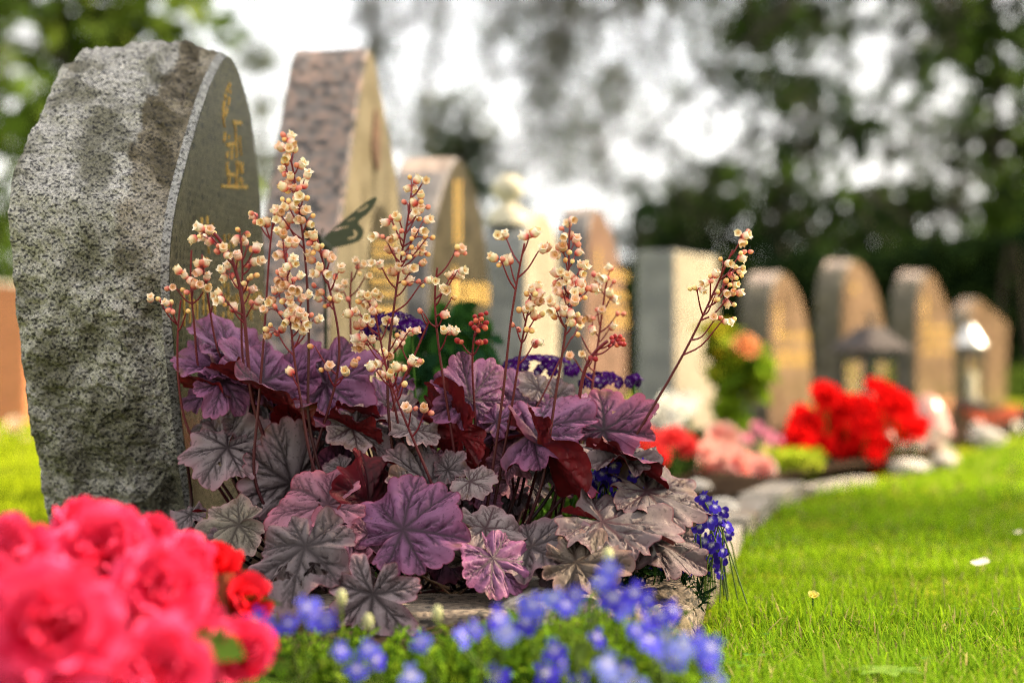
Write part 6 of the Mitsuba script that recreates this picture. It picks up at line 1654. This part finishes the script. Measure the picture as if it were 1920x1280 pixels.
def hanging(label, top_px, d, z_top, strands, seed, cols, leaf=0.03, n=2600):
    """A weeping tree whose trunk stands out of frame: boughs overhead let long thin twigs hang into view."""
    key = thing("weeping_birch", label, "tree", bg)
    r = R(seed)
    foot = at(top_px, HY, d) * [1, 1, 0]
    mb = MB().tube(smooth_path([foot, foot + [0.1, 0, z_top * 0.5], foot + [0, 0, z_top * 1.02]], 16), np.linspace(0.11, 0.06, 16), (0.10, 0.09, 0.08), 9)
    part(key, "trunk", mb, "mat_bark")
    tw, P = MB(), []
    crown = foot + [0, 0, z_top]
    for x0, y0, x1, y1, thick in strands:
        a, b = at(x0, y0, d + r.uniform(-1.2, 1.2)), at(x1, y1, d + r.uniform(-1.2, 1.2))
        b[1] = a[1] + r.uniform(-0.2, 0.2)
        s0 = crown + [(a[0] - crown[0]) * 0.3, (a[1] - crown[1]) * 0.3, 0.1]
        pts = smooth_path([s0, a + [0, 0, 0.15], a, (a + b) / 2 + r.normal(0, 0.05, 3), b], 26)
        tw.tube(pts, np.linspace(0.030, 0.005, 26) * thick, (0.035, 0.03, 0.03), 5)
        for j in range(10, 26):
            for _ in range(2):
                q = pts[j] + np.array([r.normal(0, 0.14), r.normal(0, 0.14), -r.uniform(0.02, 0.32)])
                tw.tube(np.array([pts[j], (pts[j] + q) / 2 + [0.02, 0, 0.02], q]), [0.006, 0.004, 0.002], (0.035, 0.03, 0.03), 4)
                for s in r.random(3):
                    P.append(pts[j] * (1 - s) + q * s)
    part(key, "branches", tw, "mat_bark")
    P = np.array(P)
    pos = P[r.integers(0, len(P), n)] + r.normal(0, 0.03, (n, 3))
    c = np.array([cols[i] for i in r.integers(0, len(cols), n)]) * (1 + 0.25 * r.standard_normal((n, 1)))
    lm = MB()
    scatter(lm, (np.array([[0, -0.3, 0], [0.5, 0, 0.08], [0, 0.3, 0], [-0.5, 0, 0.0]]), np.array([[0, 1, 2, 3]])), pos, rand_rots(n, r, 0.2), leaf * r.uniform(0.6, 1.5, n), np.clip(c, 0.003, 0.6))
    part(key, "crown", lm, "mat_foliage", kind="stuff")


hanging("weeping birch whose dark twigs hang into the top middle of the photo", 2040, 15, 3.6, [(1030, -60, 1045, 120, 1), (1075, -70, 1018, 130, 1.6), (1085, -60, 1060, 60, 1.2), (905, -60, 915, 120, 0.8), (830, -60, 790, 190, 0.7), (770, -60, 760, 60, 1.6), (690, -60, 695, 90, 1.8), (660, -60, 690, 60, 1), (1165, -60, 1200, 80, 1.2), (1220, -80, 1240, 110, 1), (1010, 130, 1035, 250, 0.6), (960, -60, 930, 60, 0.6), (700, -60, 655, 170, 0.6), (745, -60, 722, 250, 0.4), (820, -60, 800, 320, 0.4), (990, -60, 968, 330, 0.4), (1140, -60, 1165, 260, 0.5), (1000, -60, 1062, 210, 0.7)], 401, DARK + PALE[:1], 0.04, 3600)
hanging("second weeping birch with airy hanging twigs at the top right", 2120, 17, 4.2, [(1330, -60, 1300, 150, 1), (1385, -60, 1420, 140, 1.2), (1290, -60, 1260, 200, 0.8), (1450, -60, 1470, 90, 1.4), (1540, -60, 1510, 160, 0.8), (1600, -60, 1640, 120, 1), (1690, -60, 1660, 160, 1), (1760, -60, 1740, 150, 1.1), (1250, 260, 1330, 380, 0.8), (1170, 330, 1300, 390, 0.7)], 402, DARK + MID[:1], 0.035, 5200)

for i, (px, d, h, lab) in enumerate([(2380, 16, 5.0, "dark tree standing outside the right edge of the photo, first of the row"), (2820, 15, 5.4, "dark tree standing outside the right edge of the photo, second of the row"), (3350, 14, 5.0, "dark tree standing outside the right edge of the photo, third of the row")]):
    tree(lab, "tree", px, d, h, [(0.15, 1.5, 8, 2), (0.3, 1.5, 9, 2), (0.5, 1.4, 9, 2), (0.7, 1.1, 8, 2), (0.88, 0.7, 7, 2)], DARK + MID[:1], 320 + i, 0.08, 9000, 0.14, "spruce_tree", group=bg)
tree("airy tree outside the right edge throwing dappled shade on the nearest grave", "tree", 960 + 4158 * 4.15 / 3.15, 3.15, 4.5, [(0.72, 0.55, 7, 1.5), (0.8, 0.65, 8, 1.5), (0.88, 0.5, 7, 1.5)], MID, 330, 0.05, 2600, 0.075, "birch_tree", group=bg)
tree("second airy tree outside the right edge throwing a band of dappled shade across the lawn", "tree", 960 + 4158 * 4.95 / 4.25, 4.25, 4.0, [(0.72, 0.5, 7, 1.5), (0.8, 0.6, 8, 1.5), (0.88, 0.45, 7, 1.5)], MID, 331, 0.05, 1700, 0.08, "birch_tree", group=bg)
tree("airy larch far behind the cream fronted stone, its fine twigs against the pale sky", "tree", 1125, 28, 5.6, [(0.45, 1.6, 7, 0.9), (0.58, 1.7, 9, 0.9), (0.72, 1.7, 10, 0.9), (0.86, 1.4, 10, 0.9)], DARK + PALE, 340, 0.03, 1300, 0.12, "larch_tree", group=bg)
